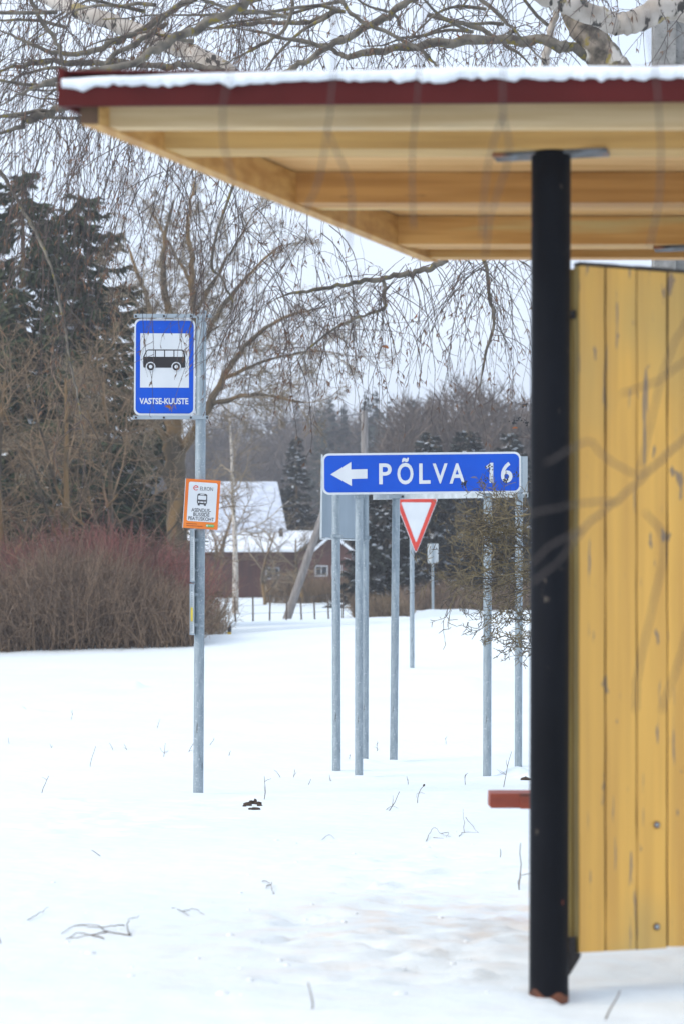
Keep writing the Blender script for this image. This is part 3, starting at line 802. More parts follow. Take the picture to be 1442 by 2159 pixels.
for py in (1139.5, 1203, 1254.5, 1318):
    c = P(421.5 - (py - 1139) * 0.0075, py, D)
    q = MB()
    q.tube([c - up * 0.020, c + up * 0.020], 11.6 / S, 24)
    q.box(c[0] + 0.004, c[0] + 0.036, D - 0.050, D - 0.042, c[2] - 0.020, c[2] + 0.020)
    q.box(c[0] - 0.045, c[0] + 0.004, D - 0.046, D - 0.043, c[2] - 0.012, c[2] + 0.012)
    q.tube([(c[0] - 0.012, D - 0.047, c[2]), (c[0] - 0.012, D - 0.056, c[2])], 0.006, 8, mi=1)
    q.tube([(c[0] + 0.014, D - 0.051, c[2]), (c[0] + 0.014, D - 0.058, c[2])], 0.007, 8, mi=1)
    q.build('clamp', [M['galv'], M['galv_panel']], bs)

# direction sign
D = 20.25; S = F / D
ds = empty('direction_sign', P(890, 1638, D), 'wide blue direction sign with white arrow and the word PÕLVA on two posts', 'road sign')
post(756.5, 1640, 757, 960, D, 8.6 / S, 'pole', ds)
post(1026.5, 1639, 1028, 960, D, 8.8 / S, 'pole', ds)
yF = D - 0.06; S2 = F / yF
pc = P(889, 997.5, yF)
pn = Panel(pc, (1, 0.01, 4.5 / 418), (-4.5 / 418 * 0.3, 0, 1))
q = MB(); W_, H_ = 418 / S2, 87 / S2
pn.slab(q, rrect(W_, H_, 14 / S2), -0.018, 0); pb = q.build('panel', M['sign_white'], ds, pc)
q = MB(); pn.sheet(q, rrect(W_ - 8 / S2, H_ - 9 / S2, 11 / S2), 0.002); q.build('blue_field', M['sign_blue'], pb)
def dp(px, py): return ((px - 889) / S2, (997.5 + (889 - px) * 4.5 / 418 - py) / S2)
q = MB()
arrow = [(697, 1000.5), (740, 974), (740, 990), (774, 989), (774, 1009), (741, 1010), (741, 1025)]
pn.sheet(q, [dp(*p) for p in arrow][::-1], 0.004); q.build('arrow', M['sign_white'], pb)
q = MB()
def letter(ch, x0, x1, y0, y1, off=0.018):
    c = dp((x0 + x1) / 2, (y0 + y1) / 2)
    pn.text(q, ch, (x1 - x0) / S2, (y1 - y0) / S2, c[0], c[1], 0.004, off=off)
letter('P', 798.5, 825, 977, 1021); letter('Õ', 837, 871, 965, 1021.5); letter('L', 883, 907, 977, 1020); letter('V', 911.5, 943, 977, 1019.5); letter('A', 947, 980, 976.5, 1019.5)
pn.sheet(q, [dp(*p) for p in [(1031.5, 1018), (1031.5, 985), (1025, 989), (1023.5, 983.5), (1034, 975.5), (1039.5, 975.5), (1039.5, 1018)]][::-1], 0.004); letter('6', 1055.5, 1080, 973.5, 1017.5)
q.build('lettering', M['sign_white'], pb)
for px in (756.8, 1027.3):
    for py in (975, 1047):
        q = MB(); a = P(px, py, D); q.tube([a - np.array([0, 0, 0.015]), a + np.array([0, 0, 0.015])], 10.6 / S, 20)
        q.build('clamp', M['galv'], ds)

# two signs seen from behind
ba = empty('road_sign', P(735, 1625, 21.4), 'small upright grey sign back on two posts left of the direction sign', 'road sign')
post(709.5, 1630, 708.5, 962, 20.9, 9 / (F / 20.9), 'pole', ba)
post(768.5, 1606, 769.5, 962, 21.9, 8 / (F / 21.9), 'pole', ba)
d0, d1 = 21.02, 22.0
q = MB()
def pp(px, py, d): return P(px, py, d)
c8 = [pp(677, 1133, d0), pp(777, 1137, d1), pp(777, 1137, d1) + np.array([0, 0.02, 0]), pp(677, 1133, d0) + np.array([0, 0.02, 0]),
      pp(677, 962, d0), pp(777, 960, d1), pp(777, 960, d1) + np.array([0, 0.02, 0]), pp(677, 962, d0) + np.array([0, 0.02, 0])]
q.hexa(c8); pa = q.build('panel', M['galv_panel'], ba)
q = MB()   # folded rim
a0, a1 = pp(674.5, 1134, d0 - 0.02), pp(677.5, 958, d0 - 0.02)
q.hexa([a0, a0 + [0.018, 0, 0], a0 + [0.018, 0.06, 0], a0 + [0, 0.06, 0], a1, a1 + [0.014, 0, 0], a1 + [0.014, 0.06, 0], a1 + [0, 0.06, 0]])
b1 = pp(778, 1137.5, d1 - 0.02)
q.hexa([a0 + [0, 0, -0.012], b1 + [0, 0, -0.012], b1 + [0, .05, -0.012], a0 + [0, .05, -0.012], a0 + [0, 0, -.001], b1 + [0, 0, -.001], b1 + [0, .05, -.001], a0 + [0, .05, -.001]])
q.build('rim', M['plastic'], pa)
for (px, py, d, r) in ((708.8, 1131, 20.9, 11), (769, 1134, 21.9, 9.5), (708.8, 975, 20.9, 11), (769.4, 975, 21.9, 9.5)):
    q = MB(); a = P(px, py, d); q.tube([a - np.array([0, 0, 0.018]), a + np.array([0, 0, 0.018])], r / (F / d), 18)
    q.box(a[0] - 0.03, a[0] + 0.055, d - 0.055, d - 0.046, a[2] - 0.012, a[2] + 0.012)
    q.build('clamp', M['galv'], ba)

bb = empty('road_sign', P(962, 1610, 21.8), 'long grey sign back on two posts hidden behind the blue direction sign', 'road sign')
post(829.5, 1608, 835.5, 962, 22.0, 8.2 / (F / 22.0), 'pole', bb)
post(1092.5, 1616, 1094, 962, 21.6, 8 / (F / 21.6), 'pole', bb)
q = MB()
c = (P(786, 1052, 22.1), P(1112, 1047, 21.75))
e = np.array([0, 0.02, 0])
t0, t1 = P(786, 966, 22.1), P(1112, 962, 21.75)
q.hexa([c[0], c[1], c[1] + e, c[0] + e, t0, t1, t1 + e, t0 + e]); pq = q.build('panel', M['galv_panel'], bb)
q = MB()
r0, r1 = P(786, 1053, 22.06), P(1113, 1048, 21.7); hh = np.array([0, 0, 0.042]); e2 = np.array([0, 0.035, 0])
q.hexa([r0, r1, r1 + e2, r0 + e2, r0 + hh, r1 + hh, r1 + e2 + hh, r0 + e2 + hh]); q.build('rail', M['plastic'], pq)
for (px, py, d) in ((834, 1048, 22.0), (1093.6, 1046, 21.6)):
    q = MB(); a = P(px, py, d); q.tube([a - np.array([0, 0, 0.016]), a + np.array([0, 0, 0.016])], 9.6 / (F / d), 18)
    q.box(a[0] - 0.06, a[0] + 0.075, d - 0.055, d - 0.046, a[2] - 0.016, a[2] + 0.016)
    q.tube([(a[0] + 0.06, d - 0.056, a[2]), (a[0] + 0.06, d - 0.066, a[2])], 0.010, 8, mi=1)
    q.build('clamp', [M['galv'], M['dark_steel']], bb)

# yield sign
D = 41.5; S = F / D
ysn = empty('yield_sign', P(868, 1407, D), 'white triangular yield sign with red border pointing down on a slim post', 'road sign')
post(868.5, 1408, 868, 1052, D, 4.9 / S, 'pole', ysn)
c = P(877, 1095, D - 0.06); pn = Panel(c, (1, 0.02, -0.005), (0.005, 0, 1))
def tri(hw, top, bot, r):
    pts = []
    cor = [(0, bot), (hw, top), (-hw, top)]
    for i in range(3):
        p = np.array(cor[i]); a = unit(np.array(cor[i - 1]) - p); b_ = unit(np.array(cor[(i + 1) % 3]) - p)
        s0, s1 = p + a * r * 1.7, p + b_ * r * 1.7
        for t_ in np.linspace(0, 1, 7):
            pts.append(tuple((1 - t_) ** 2 * s0 + 2 * t_ * (1 - t_) * p + t_ ** 2 * s1))
    return pts
q = MB(); pn.slab(q, tri(46.5 / S, 45 / S, -74 / S, 4.5 / S), -0.02, 0); yo = q.build('panel', M['sign_white'], ysn, c)
q = MB(); pn.ring(q, tri(44.5 / S, 43.5 / S, -71.5 / S, 4 / S), tri(32.5 / S, 36 / S, -50 / S, 2.2 / S), 0.003); q.build('red_border', M['sign_red'], yo)

# distant sign back
D = 75.0; S = F / D
fs = empty('road_sign', P(912, 1303, D), 'small distant grey sign back on a thin post right of the yield sign', 'road sign')
post(912.5, 1306, 911.5, 1146, D, 2.6 / S, 'pole', fs)
q = MB(); a = P(901.5, 1187, D - 0.05); b_ = P(924, 1146, D - 0.05); q.box(a[0], b_[0], D + 0.045, D + 0.075, a[2], b_[2]); q.build('panel', M['plastic'], fs)

# roadside marker post
D = 49.0
mk = empty('marker_post', P(484, 1350, D), 'short roadside marker post with black top and yellow foot in the snow', 'marker post')
q = MB(); a = P(480, 1352, D); b_ = P(488, 1333, D)
q.hexa([(a[0], D, a[2] - .3), (b_[0], D, a[2] - .3), (b_[0], D + .06, a[2] - .3), (a[0], D + .06, a[2] - .3), (a[0], D, b_[2]), (b_[0], D, b_[2]), (b_[0], D + .06, b_[2]), (a[0], D + .06, b_[2])])
q.build('foot', M['yellow_plastic'], mk)
q = MB(); zz = b_[2] + .001; zt_ = P(0, 1319, D)[2]
q.hexa([(a[0], D, zz), (b_[0], D, zz), (b_[0], D + .06, zz), (a[0], D + .06, zz), (a[0] + .015, D, zt_ - .06), (b_[0], D, zt_), (b_[0], D + .06, zt_), (a[0] + .015, D + .06, zt_ - .06)])
q.build('top', M['black_plastic'], mk)
def gz(x, y): return float(hz(np.array([x]), np.array([y]))[0])

# ------------------------------------------------------------------ house, fence, wooden poles
D = 118.0
hs_root = empty('house', P(570, 1258, D), 'red brown wooden house with steep snow covered roof behind the slim birch', 'house')
def hx(px, d=D): return XE(px, d)
def hzz(py, d=D): return CH - (py - HY) / F * d
def prism(q, pts, d0, d1, mi=0):
    """front outline in picture coordinates at d0, pushed back to d1"""
    n = len(pts)
    Vf = [(XE(a, d0), d0, hzz(b, d0)) for a, b in pts]; Vb = [(x, d1, z) for x, _, z in Vf]
    q.add(Vf + Vb, [tuple(range(n)), tuple(range(2 * n - 1, n - 1, -1))] + [((i + 1) % n, i, n + i, n + (i + 1) % n) for i in range(n)], mi)
q = MB(); prism(q, [(380, 1290), (380, 1160), (655, 1160), (655, 1290)], D, D + 7); q.build('wall', M['house_red'], hs_root)
q = MB()
# steep upper roof: a sloping slab
def slab(q, p4, th, mi=0):
    p = [np.array(v, float) for v in p4]; t = np.array([0, 0, th])
    q.hexa(p + [v + t for v in p], mi)
slab(q, [(hx(405), D + 1.2, hzz(1122)), (hx(604), D + 1.2, hzz(1122)), (hx(578), D + 5.6, hzz(1004)), (hx(420), D + 5.6, hzz(1004))], 0.16)
slab(q, [(hx(604), D + 10.0, hzz(1122)), (hx(405), D + 10.0, hzz(1122)), (hx(420), D + 5.62, hzz(1004)), (hx(578), D + 5.62, hzz(1004))], 0.16)
q.build('roof', M['house_snow'], hs_root)
q = MB(); q.add([(hx(600), D + 1.4, hzz(1122)), (hx(600), D + 9.8, hzz(1122)), (hx(575), D + 5.6, hzz(1008))], [(0, 1, 2)]); q.add([(hx(409), D + 1.4, hzz(1122)), (hx(424), D + 5.6, hzz(1008)), (hx(409), D + 9.8, hzz(1122))], [(0, 1, 2)]); q.build('gable', M['house_dark'], hs_root)
q = MB(); slab(q, [(hx(360), D - 1.6, hzz(1167)), (hx(628), D - 1.6, hzz(1167)), (hx(672), D + 1.6, hzz(1121)), (hx(360), D + 1.6, hzz(1121))], 0.14); q.build('porch_roof', M['tree_snow'], hs_root)
q = MB(); a = (hx(592), D + 0.6, hzz(1150)); q.tube([a, (a[0], a[1], hzz(1112))], 0.09, 10); q.build('stovepipe', M['dark_steel'], hs_root)
q = MB(); prism(q, [(628, 1290), (628, 1166), (662, 1163), (700, 1130), (741, 1165), (741, 1290)], D - 0.9, D + 6); q.build('annex_wall', M['house_red'], hs_root)
q = MB()
slab(q, [(hx(655), D - 1.3, hzz(1172)), (hx(700), D - 1.3, hzz(1133)), (hx(700), D + 6.2, hzz(1133)), (hx(655), D + 6.2, hzz(1172))], 0.16)
slab(q, [(hx(700) + .01, D - 1.3, hzz(1133)), (hx(748), D - 1.3, hzz(1171)), (hx(748), D + 6.2, hzz(1171)), (hx(700) + .01, D + 6.2, hzz(1133))], 0.16)
q.build('annex_roof', M['tree_snow'], hs_root)
for (x0, x1, y0, y1) in ((664, 692, 1192, 1216), (699, 721, 1192, 1216), (560, 590, 1196, 1222)):
    yy = D - 0.905 if x0 > 640 else D - 0.005
    q = MB()
    for (a, b_, c, d_) in ((x0, x1, y0, y0 + 3), (x0, x1, y1 - 3, y1), (x0, x0 + 3, y0 + 3, y1 - 3), (x1 - 3, x1, y0 + 3, y1 - 3), ((x0 + x1) / 2 - 1, (x0 + x1) / 2 + 1, y0 + 3, y1 - 3)):
        q.box(hx(a, yy), hx(b_, yy), yy - 0.05, yy, hzz(d_, yy), hzz(c, yy))
    w_ = q.build('window', M['window_frame'], hs_root)
    q = MB(); q.box(hx(x0 + 1, yy), hx(x1 - 1, yy), yy - 0.015, yy - 0.002, hzz(y1 - 1, yy), hzz(y0 + 1, yy)); q.build('pane', M['pane'], w_)

fence = empty('wire_fence', P(590, 1318, 76), 'low wire fence on thin wooden stakes across the snowy yard', 'fence')
fp = [(458, 1338, 1262), (497, 1330, 1258), (534, 1336, 1256), (569, 1324, 1254), (604, 1316, 1256), (636, 1316, 1260), (664, 1312, 1256), (693, 1308, 1252), (722, 1304, 1250), (747, 1302, 1250)]
prev = None
for i, (px, yb_, yt_) in enumerate(fp):
    d = 72 + i * 0.7
    a = P(px, yb_, d); a[2] = gz(a[0], d) ; b_ = P(px + random.uniform(-2, 2), yt_, d)
    q = MB(); q.tube([a - np.array([0, 0, .3]), a, b_], [0.028, 0.028, 0.024], 8); q.build('stake', M['stake'], fence, a)
    if prev is not None:
        q = MB()
        for f_ in (0.95, 0.62, 0.3):
            q.tube([prev[0] + (prev[1] - prev[0]) * f_, a + (b_ - a) * f_], 0.0045, 4)
        q.build('strand', M['wire'], fence)
    prev = (a, b_)

up_ = empty('utility_pole', P(768, 1308, 80), 'faint far utility pole rising behind the direction sign', 'utility pole')
q = MB(); q.tube([P(769, 1330, 80), P(768, 866, 80)], [0.14, 0.11], 14); q.build('pole', M['old_wood'], up_)
q = MB(); q.tube([P(592, 1337, 77), P(601, 1318, 77), P(672, 1110, 77), P(706, 1010, 77)], [0.14, 0.14, 0.115, 0.10], 14); tag(q.build('leaning_pole', M['old_wood'], None, P(601, 1318, 77)), 'grey wooden pole leaning to the right in the snow beside the house', 'pole')
q = MB()
w0, w1 = P(768, 872, 80), np.array([-60, 108, 8.4])
pts = [w0 + (w1 - w0) * t - np.array([0, 0, 2.2 * 4 * t * (1 - t) * 0.35]) for t in np.linspace(0, 1, 24)]
q.tube(pts, 0.014, 5); tag(q.build('overhead_wire', M['wire'], None, w0), 'thin dark overhead wire sagging left from the far utility pole', 'wire')

cp = empty('utility_pole', P(1410, 1650, 25.5), 'thick grey concrete utility pole at the right edge above the shelter roof', 'utility pole')
q = MB(); d = 25.5
x0, x1 = XE(1380, d), XE(1447, d)
q.box(x0, x1 - 0.11, d, d + 0.26, -0.3, 9.5); o = q.build('shaft', M['concrete'], cp)
q = MB(); q.box(x1 - 0.108, x1, d + 0.05, d + 0.26, -0.3, 9.5); q.build('shaft', M['concrete'], cp)

# ------------------------------------------------------------------ growing things
def grow(out, p, d, L, r, lvl, spec, tips=None):
    """spec[lvl] = dict(n seg, wob, trop(3), kids, ang, ratio, rr, start)"""
    s = spec[lvl]
    n = s['n']; st = L / n
    pts = [np.array(p, float)]; dd = unit(d)
    dirs = [dd]
    for i in range(n):
        dd = unit(dd + rng.normal(size=3) * s['wob'] + np.array(s['trop']))
        pts.append(pts[-1] + dd * st); dirs.append(dd)
    rad = r * np.linspace(1, s.get('tip', 0.35), n + 1)
    out.append((np.array(pts), rad))
    if tips is not None and lvl == len(spec) - 1: tips.append((pts[-1], dd))
    if lvl + 1 < len(spec):
        for k in range(s['kids']):
            t = s['start'] + (1 - s['start']) * (k + rng.random()) / s['kids']
            i = min(int(t * n), n - 1); f = t * n - i
            q = pts[i] * (1 - f) + pts[i + 1] * f
            ax = unit(np.cross(dirs[i], rvec()))
            a = s['ang'] * (0.7 + 0.6 * rng.random())
            nd = dirs[i] * math.cos(a) + ax * math.sin(a)
            grow(out, q, nd, L * s['ratio'] * (1.15 - 0.5 * t) * (0.75 + 0.5 * rng.random()), max(rad[i] * s['rr'], spec[lvl + 1].get('rmin', 0.002)), lvl + 1, spec, tips)

def spline(ctrl, n=5):
    """Catmull-Rom through control points with radii (x,y,z,r)"""
    c = np.array(ctrl, float); out = []
    c = np.vstack([2 * c[0] - c[1], c, 2 * c[-1] - c[-2]])
    for i in range(1, len(c) - 2):
        for t in np.arange(n) / n:
            a, b_, e, f = c[i - 1], c[i], c[i + 1], c[i + 2]
            out.append(0.5 * (2 * b_ + (e - a) * t + (2 * a - 5 * b_ + 4 * e - f) * t ** 2 + (3 * b_ - a - 3 * e + f) * t ** 3))
    out.append(c[-2])
    return np.array(out)

def limb(ctrl, wob=0.012, n=6, rj=0.08):
    """ctrl: (px, py, d, width in photo px) -> pts, radii with knobbly wobble"""
    s = spline([list(P(a, b, d)) + [w_ / 2 / F * d] for a, b, d, w_ in ctrl], n)
    pts, r = s[:, :3], np.maximum(s[:, 3], 0.0015)
    pts = pts + rng.normal(size=pts.shape) * np.minimum(wob, r * 0.35)[:, None]
    return pts, r * (1 + rj * rng.normal(size=len(r)))

# ---- the weeping birch by the shelter
birch = empty('birch_tree', (2.5, 14.0, 0), 'large weeping birch with white limbs and hanging twigs over the shelter roof', 'tree')
def mlimb(name, ctrl, m, n=14):
    p, r = limb(ctrl, 0.005, 9, 0.022)
    q = MB(); q.tube(p, r, n, caps=True); q.build(name, m, birch)
    return p, r
trunk_p, _ = mlimb('trunk', [(1615, 1790, 14, 105), (1605, 1500, 14, 92), (1600, 900, 14, 86), (1530, 550, 14, 80), (1390, 300, 14, 76), (1300, 160, 14, 74), (1240, 70, 14, 68), (1205, 0, 14, 60), (1180, -120, 14, 52), (1150, -420, 14, 40), (1110, -900, 14, 20)], M['birch_dark'], 20)
white = [
 [(1600, 950, 14, 70), (1585, 420, 13.6, 62), (1520, 80, 13.3, 58), (1420, 12, 13.2, 58), (1340, 42, 13.1, 50), (1298, 47, 13.1, 46), (1235, 24, 13.0, 42), (1150, -8, 12.9, 36), (1000, -70, 12.8, 26), (800, -160, 12.6, 16)],
 [(1395, 310, 14, 54), (1100, 275, 14.1, 48), (800, 262, 14.2, 44), (600, 225, 14.3, 42), (470, 148, 14.4, 46), (400, 108, 14.5, 40), (310, 72, 14.6, 38), (200, 34, 14.7, 34), (120, 4, 14.8, 30), (0, -60, 15, 24)],
 [(1160, 330, 14.3, 22), (1150, 140, 14.3, 18), (1163, 60, 14.3, 15), (1180, 0, 14.3, 12), (1195, -90, 14.3, 9)],
]
boughs = [
 [(1240, 115, 14, 26), (1165, 88, 13.9, 23), (1060, 82, 13.9, 20), (900, 95, 13.8, 18), (770, 108, 13.7, 15), (735, 122, 13.7, 13), (690, 100, 13.7, 10), (560, 70, 13.6, 8), (430, 40, 13.5, 6)],
 [(880, -10, 13.5, 15), (805, 38, 13.5, 15), (735, 75, 13.5, 14), (650, 125, 13.4, 13), (600, 152, 13.4, 12), (520, 200, 13.3, 9), (400, 300, 13.2, 6)],
 [(545, -20, 12.2, 20), (480, 30, 12.2, 21), (400, 68, 12.2, 20), (330, 105, 12.1, 18), (260, 138, 12, 16), (190, 148, 12, 14), (120, 168, 11.9, 12), (50, 195, 11.8, 9), (-30, 240, 11.8, 7)],
 [(420, -12, 13, 14), (350, 30, 13, 14), (280, 70, 13, 13), (215, 98, 13, 12), (150, 115, 13, 10), (70, 95, 13, 8), (20, 70, 13, 6), (-40, 50, 13, 5)],
 [(350, 45, 12.8, 11), (300, 82, 12.8, 11), (235, 120, 12.7, 11), (215, 150, 12.7, 9), (130, 185, 12.6, 8), (40, 190, 12.6, 6)],
 [(470, 150, 14.3, 16), (400, 138, 14.3, 14), (320, 135, 14.3, 14), (200, 130, 14.2, 13), (100, 130, 14.1, 12), (30, 140, 14, 10), (-40, 165, 14, 8)],
 [(250, 150, 12.4, 18), (200, 190, 12.4, 18), (125, 228, 12.4, 17), (90, 245, 12.4, 18), (45, 262, 12.4, 17), (-30, 300, 12.4, 14)],
 [(940, 548, 14.2, 15), (905, 565, 14.2, 13), (860, 575, 14.2, 12), (800, 588, 14.2, 11), (735, 598, 14.1, 9), (660, 612, 14, 7), (600, 622, 14, 5), (545, 655, 14, 3)],
 [(808, 590, 14.1, 9), (810, 625, 14.1, 8), (808, 650, 14.1, 7), (765, 665, 14, 6), (710, 690, 13.9, 5), (640, 745, 13.9, 4), (600, 790, 13.9, 3)],
 [(-20, 330, 13.4, 9), (25, 400, 13.4, 8), (58, 460, 13.4, 7), (100, 545, 13.3, 6), (128, 640, 13.3, 6), (150, 770, 13.3, 5), (170, 870, 13.3, 4), (180, 985, 13.3, 3)],
 [(560, 200, 14, 6), (450, 520, 14, 6), (470, 590, 14, 5), (490, 650, 14, 4), (430, 720, 14, 3)],
 [(1020, 540, 14.6, 9), (1030, 600, 14.6, 8), (1040, 680, 14.6, 7), (1020, 760, 14.6, 6), (1005, 860, 14.5, 3)],
 [(720, 0, 13, 9), (760, 40, 13, 9), (870, 95, 13, 8), (925, 140, 13, 8), (1000, 230, 13, 6)],
 [(900, 30, 14.5, 10), (1010, 60, 14.5, 10), (1090, 110, 14.5, 9), (1130, 150, 14.5, 7)],
 [(60, -20, 12.6, 10), (80, 30, 12.6, 10), (120, 90, 12.6, 9), (130, 130, 12.6, 8), (132, 200, 12.6, 6)],
 [(620, -20, 13.8, 9), (600, 60, 13.8, 8), (520, 110, 13.8, 8), (440, 150, 13.8, 6)],
 [(720, 20, 14.6, 12), (640, 45, 14.6, 11), (560, 45, 14.6, 10), (480, 55, 14.6, 9), (400, 60, 14.6, 6)],
 [(1000, -20, 12.9, 9), (1080, 60, 12.9, 8), (1180, 160, 12.9, 7)],
]
src_lines = []
for c in white:
    p, r = mlimb('limb', c, M['birch']); src_lines.append((p, r, 0.5))
bp_ = []
for c in boughs:
    p, r = limb(c); r = r.copy(); r[-10:] *= np.linspace(1, .15, 10); bp_.append((p, r)); src_lines.append((p, r, 1.0))
V, Q = tubes(bp_, 9)
quads_obj('bough', V, Q, M['bough'], birch, smooth=True)

def strand(out, cat, p, d, L, r, pull, lean, twig=1.0):
    st = 0.075
    n = max(4, int(L / st))
    dd = unit(d); pts = [np.array(p, float)]
    for i in range(n):
        dd = unit(dd + np.array([lean[0], lean[1], -pull]) * 0.55 + rng.normal(size=3) * 0.105)
        pts.append(pts[-1] + dd * st)
        if i > 0 and rng.random() < 0.62 * twig:
            ax = unit(np.cross(dd, rvec())); a = R(rng.uniform(25, 60))
            td = unit(dd * math.cos(a) + ax * math.sin(a))
            tl = rng.choice([0.02, 0.035, 0.06, 0.11, 0.22], p=[.28, .3, .24, .12, .06])
            m = 4
            tp = [pts[-1]]
            for j in range(m):
                td = unit(td + rng.normal(size=3) * 0.18 + np.array([0, 0, -0.10]))
                tp.append(tp[-1] + td * tl / m)
            out.append((np.array(tp), np.linspace(r * 0.6, r * 0.35, m + 1)))
            if rng.random() < 0.42: cat.append((tp[-1], td))
    out.append((np.array(pts), np.linspace(r, r * 0.45, n + 1)))
    if rng.random() < 0.6: cat.append((pts[-1], dd))
    return pts
tw, cats = [], []
def hang_from(line, step, Lr, r=0.0022, start=0.0, pull=0.45, lean=(-0.07, 0)):
    p = line; seg = np.linalg.norm(np.diff(p, axis=0), axis=1); cum = np.concatenate([[0], np.cumsum(seg)])
    s = cum[-1] * start
    while s < cum[-1]:
        i = min(np.searchsorted(cum, s) - 1, len(seg) - 1); i = max(i, 0)
        q = p[i] + (p[i + 1] - p[i]) * ((s - cum[i]) / (seg[i] + 1e-9))
        t = unit(p[i + 1] - p[i])
        d = unit(t * rng.uniform(0.2, 0.9) + rvec() * 0.9 + np.array([0, 0, 0.15]))
        strand(tw, cats, q, d, rng.uniform(*Lr), r * rng.uniform(0.8, 1.5), pull * rng.uniform(0.5, 1.2), lean)
        s += step * rng.uniform(0.5, 1.5)
steps_ = [0.11, 0.11, 0.10, 0.10, 0.12, 0.13, 0.12, 0.05, 0.05, 0.085, 0.10, 0.07, 0.09, 0.10, 0.10, 0.10, 0.11, 0.10]
lens_ = [(0.4, 1.5), (0.3, 1.6), (0.4, 1.7), (0.4, 1.7), (0.4, 1.6), (0.3, 1.4), (0.3, 1.5), (0.3, 0.8), (0.2, 0.6), (0.15, 0.5), (0.15, 0.5), (0.2, 0.6), (0.3, 1.0), (0.3, 0.9), (0.4, 1.5), (0.4, 1.6), (0.3, 1.2), (0.3, 0.9)]
for (c, st_, Lr) in zip(bp_, steps_, lens_): hang_from(c[0], st_, Lr)
for (p, r, k) in src_lines[:3]: hang_from(p, 0.14, (0.4, 1.6), start=0.45)
# finer branches higher in the crown, out of the frame, from which most of the curtain hangs
hb = []
def crown_branch(px, py, d, ang, L, n_st, Lr, drop=0.03):
    p = P(px, py, d); dd = unit(np.array([-math.cos(ang), math.sin(ang) * 0.8, rng.uniform(-0.05, 0.2)]))
    pts = [p]
    for i in range(10):
        dd = unit(dd + rng.normal(size=3) * 0.14 + np.array([0, 0, -drop]))
        pts.append(pts[-1] + dd * L / 10)
    pts = np.array(pts); hb.append((pts, np.linspace(0.011, 0.003, 11)))
    for k in range(n_st):
        t = rng.uniform(0.1, 1) * 9.99; i = int(t)
        q = pts[i] + (pts[i + 1] - pts[i]) * (t - i)
        strand(tw, cats, q, unit(rvec() + np.array([0, 0, -0.1])), rng.uniform(*Lr), 0.0025 * rng.uniform(0.7, 1.5), rng.uniform(0.25, 0.55), (-0.07, 0))
for k in range(26): crown_branch(rng.uniform(120, 760), rng.uniform(-260, 40), rng.uniform(12.3, 16.0), rng.uniform(-0.9, 0.9), rng.uniform(0.6, 1.5), 9, (0.7, 2.3))
for k in range(13): crown_branch(rng.uniform(-80, 420), rng.uniform(-100, 260), rng.uniform(12.3, 15.5), rng.uniform(-0.9, 0.9), rng.uniform(0.5, 1.1), 8, (0.7, 1.9))
for k in range(26): crown_branch(rng.uniform(700, 1450), rng.uniform(-120, 130), rng.uniform(13, 16.0), rng.uniform(-2.2, 2.2), rng.uniform(0.5, 1.2), 8, (0.3, 0.9), 0.0)
# the curtain in front of the stop sign and down to the hedge
for (px, py, n_, L0, L1) in ((330, 300, 9, 1.2, 1.7), (380, 330, 9, 0.9, 1.5), (200, 330, 7, 0.8, 1.7), (90, 350, 6, 0.8, 1.8), (520, 420, 8, 0.6, 1.25), (600, 470, 8, 0.5, 1.05), (660, 500, 6, 0.4, 1.0), (430, 380, 6, 0.5, 1.2)):
    for k in range(int(n_ * (1.35 if px < 700 and py < 500 else 2.0))):
        q = P(px + rng.normal() * 36, py + rng.normal() * 40, rng.uniform(13, 15.8))
        pts = strand(tw, cats, q, unit(np.array([rng.normal() * .5, rng.normal() * .3, -0.3])), rng.uniform(L0, L1), 0.0025 * rng.uniform(.7, 1.5), 0.4, (-0.06, 0))
# under the roof, right of the stop sign: strands off the low bough
for (px, py, n_, L0, L1) in ((960, 560, 9, 0.4, 1.0), (1040, 560, 11, 0.4, 1.0), (1090, 560, 8, 0.3, 0.9), (880, 585, 9, 0.3, 0.95), (800, 620, 8, 0.4, 0.9), (720, 640, 9, 0.3, 0.85), (640, 640, 8, 0.3, 0.8), (1000, 620, 7, .3, .85), (690, 700, 7, .3, .75), (560, 640, 8, .3, .8), (540, 560, 8, .4, .9)):
    for k in range(int(n_ * (1.35 if px < 700 and py < 500 else 2.0))):
        q = P(px + rng.normal() * 30, py + rng.normal() * 10 - 14, rng.uniform(13.6, 15))
        strand(tw, cats, q, unit(np.array([rng.normal() * .6, rng.normal() * .3, -0.4])), rng.uniform(L0, L1), 0.0025 * rng.uniform(.7, 1.4), 0.35, (-0.05, 0))
V, Q = tubes(tw, 3); V2, Q2 = tubes(hb, 6)
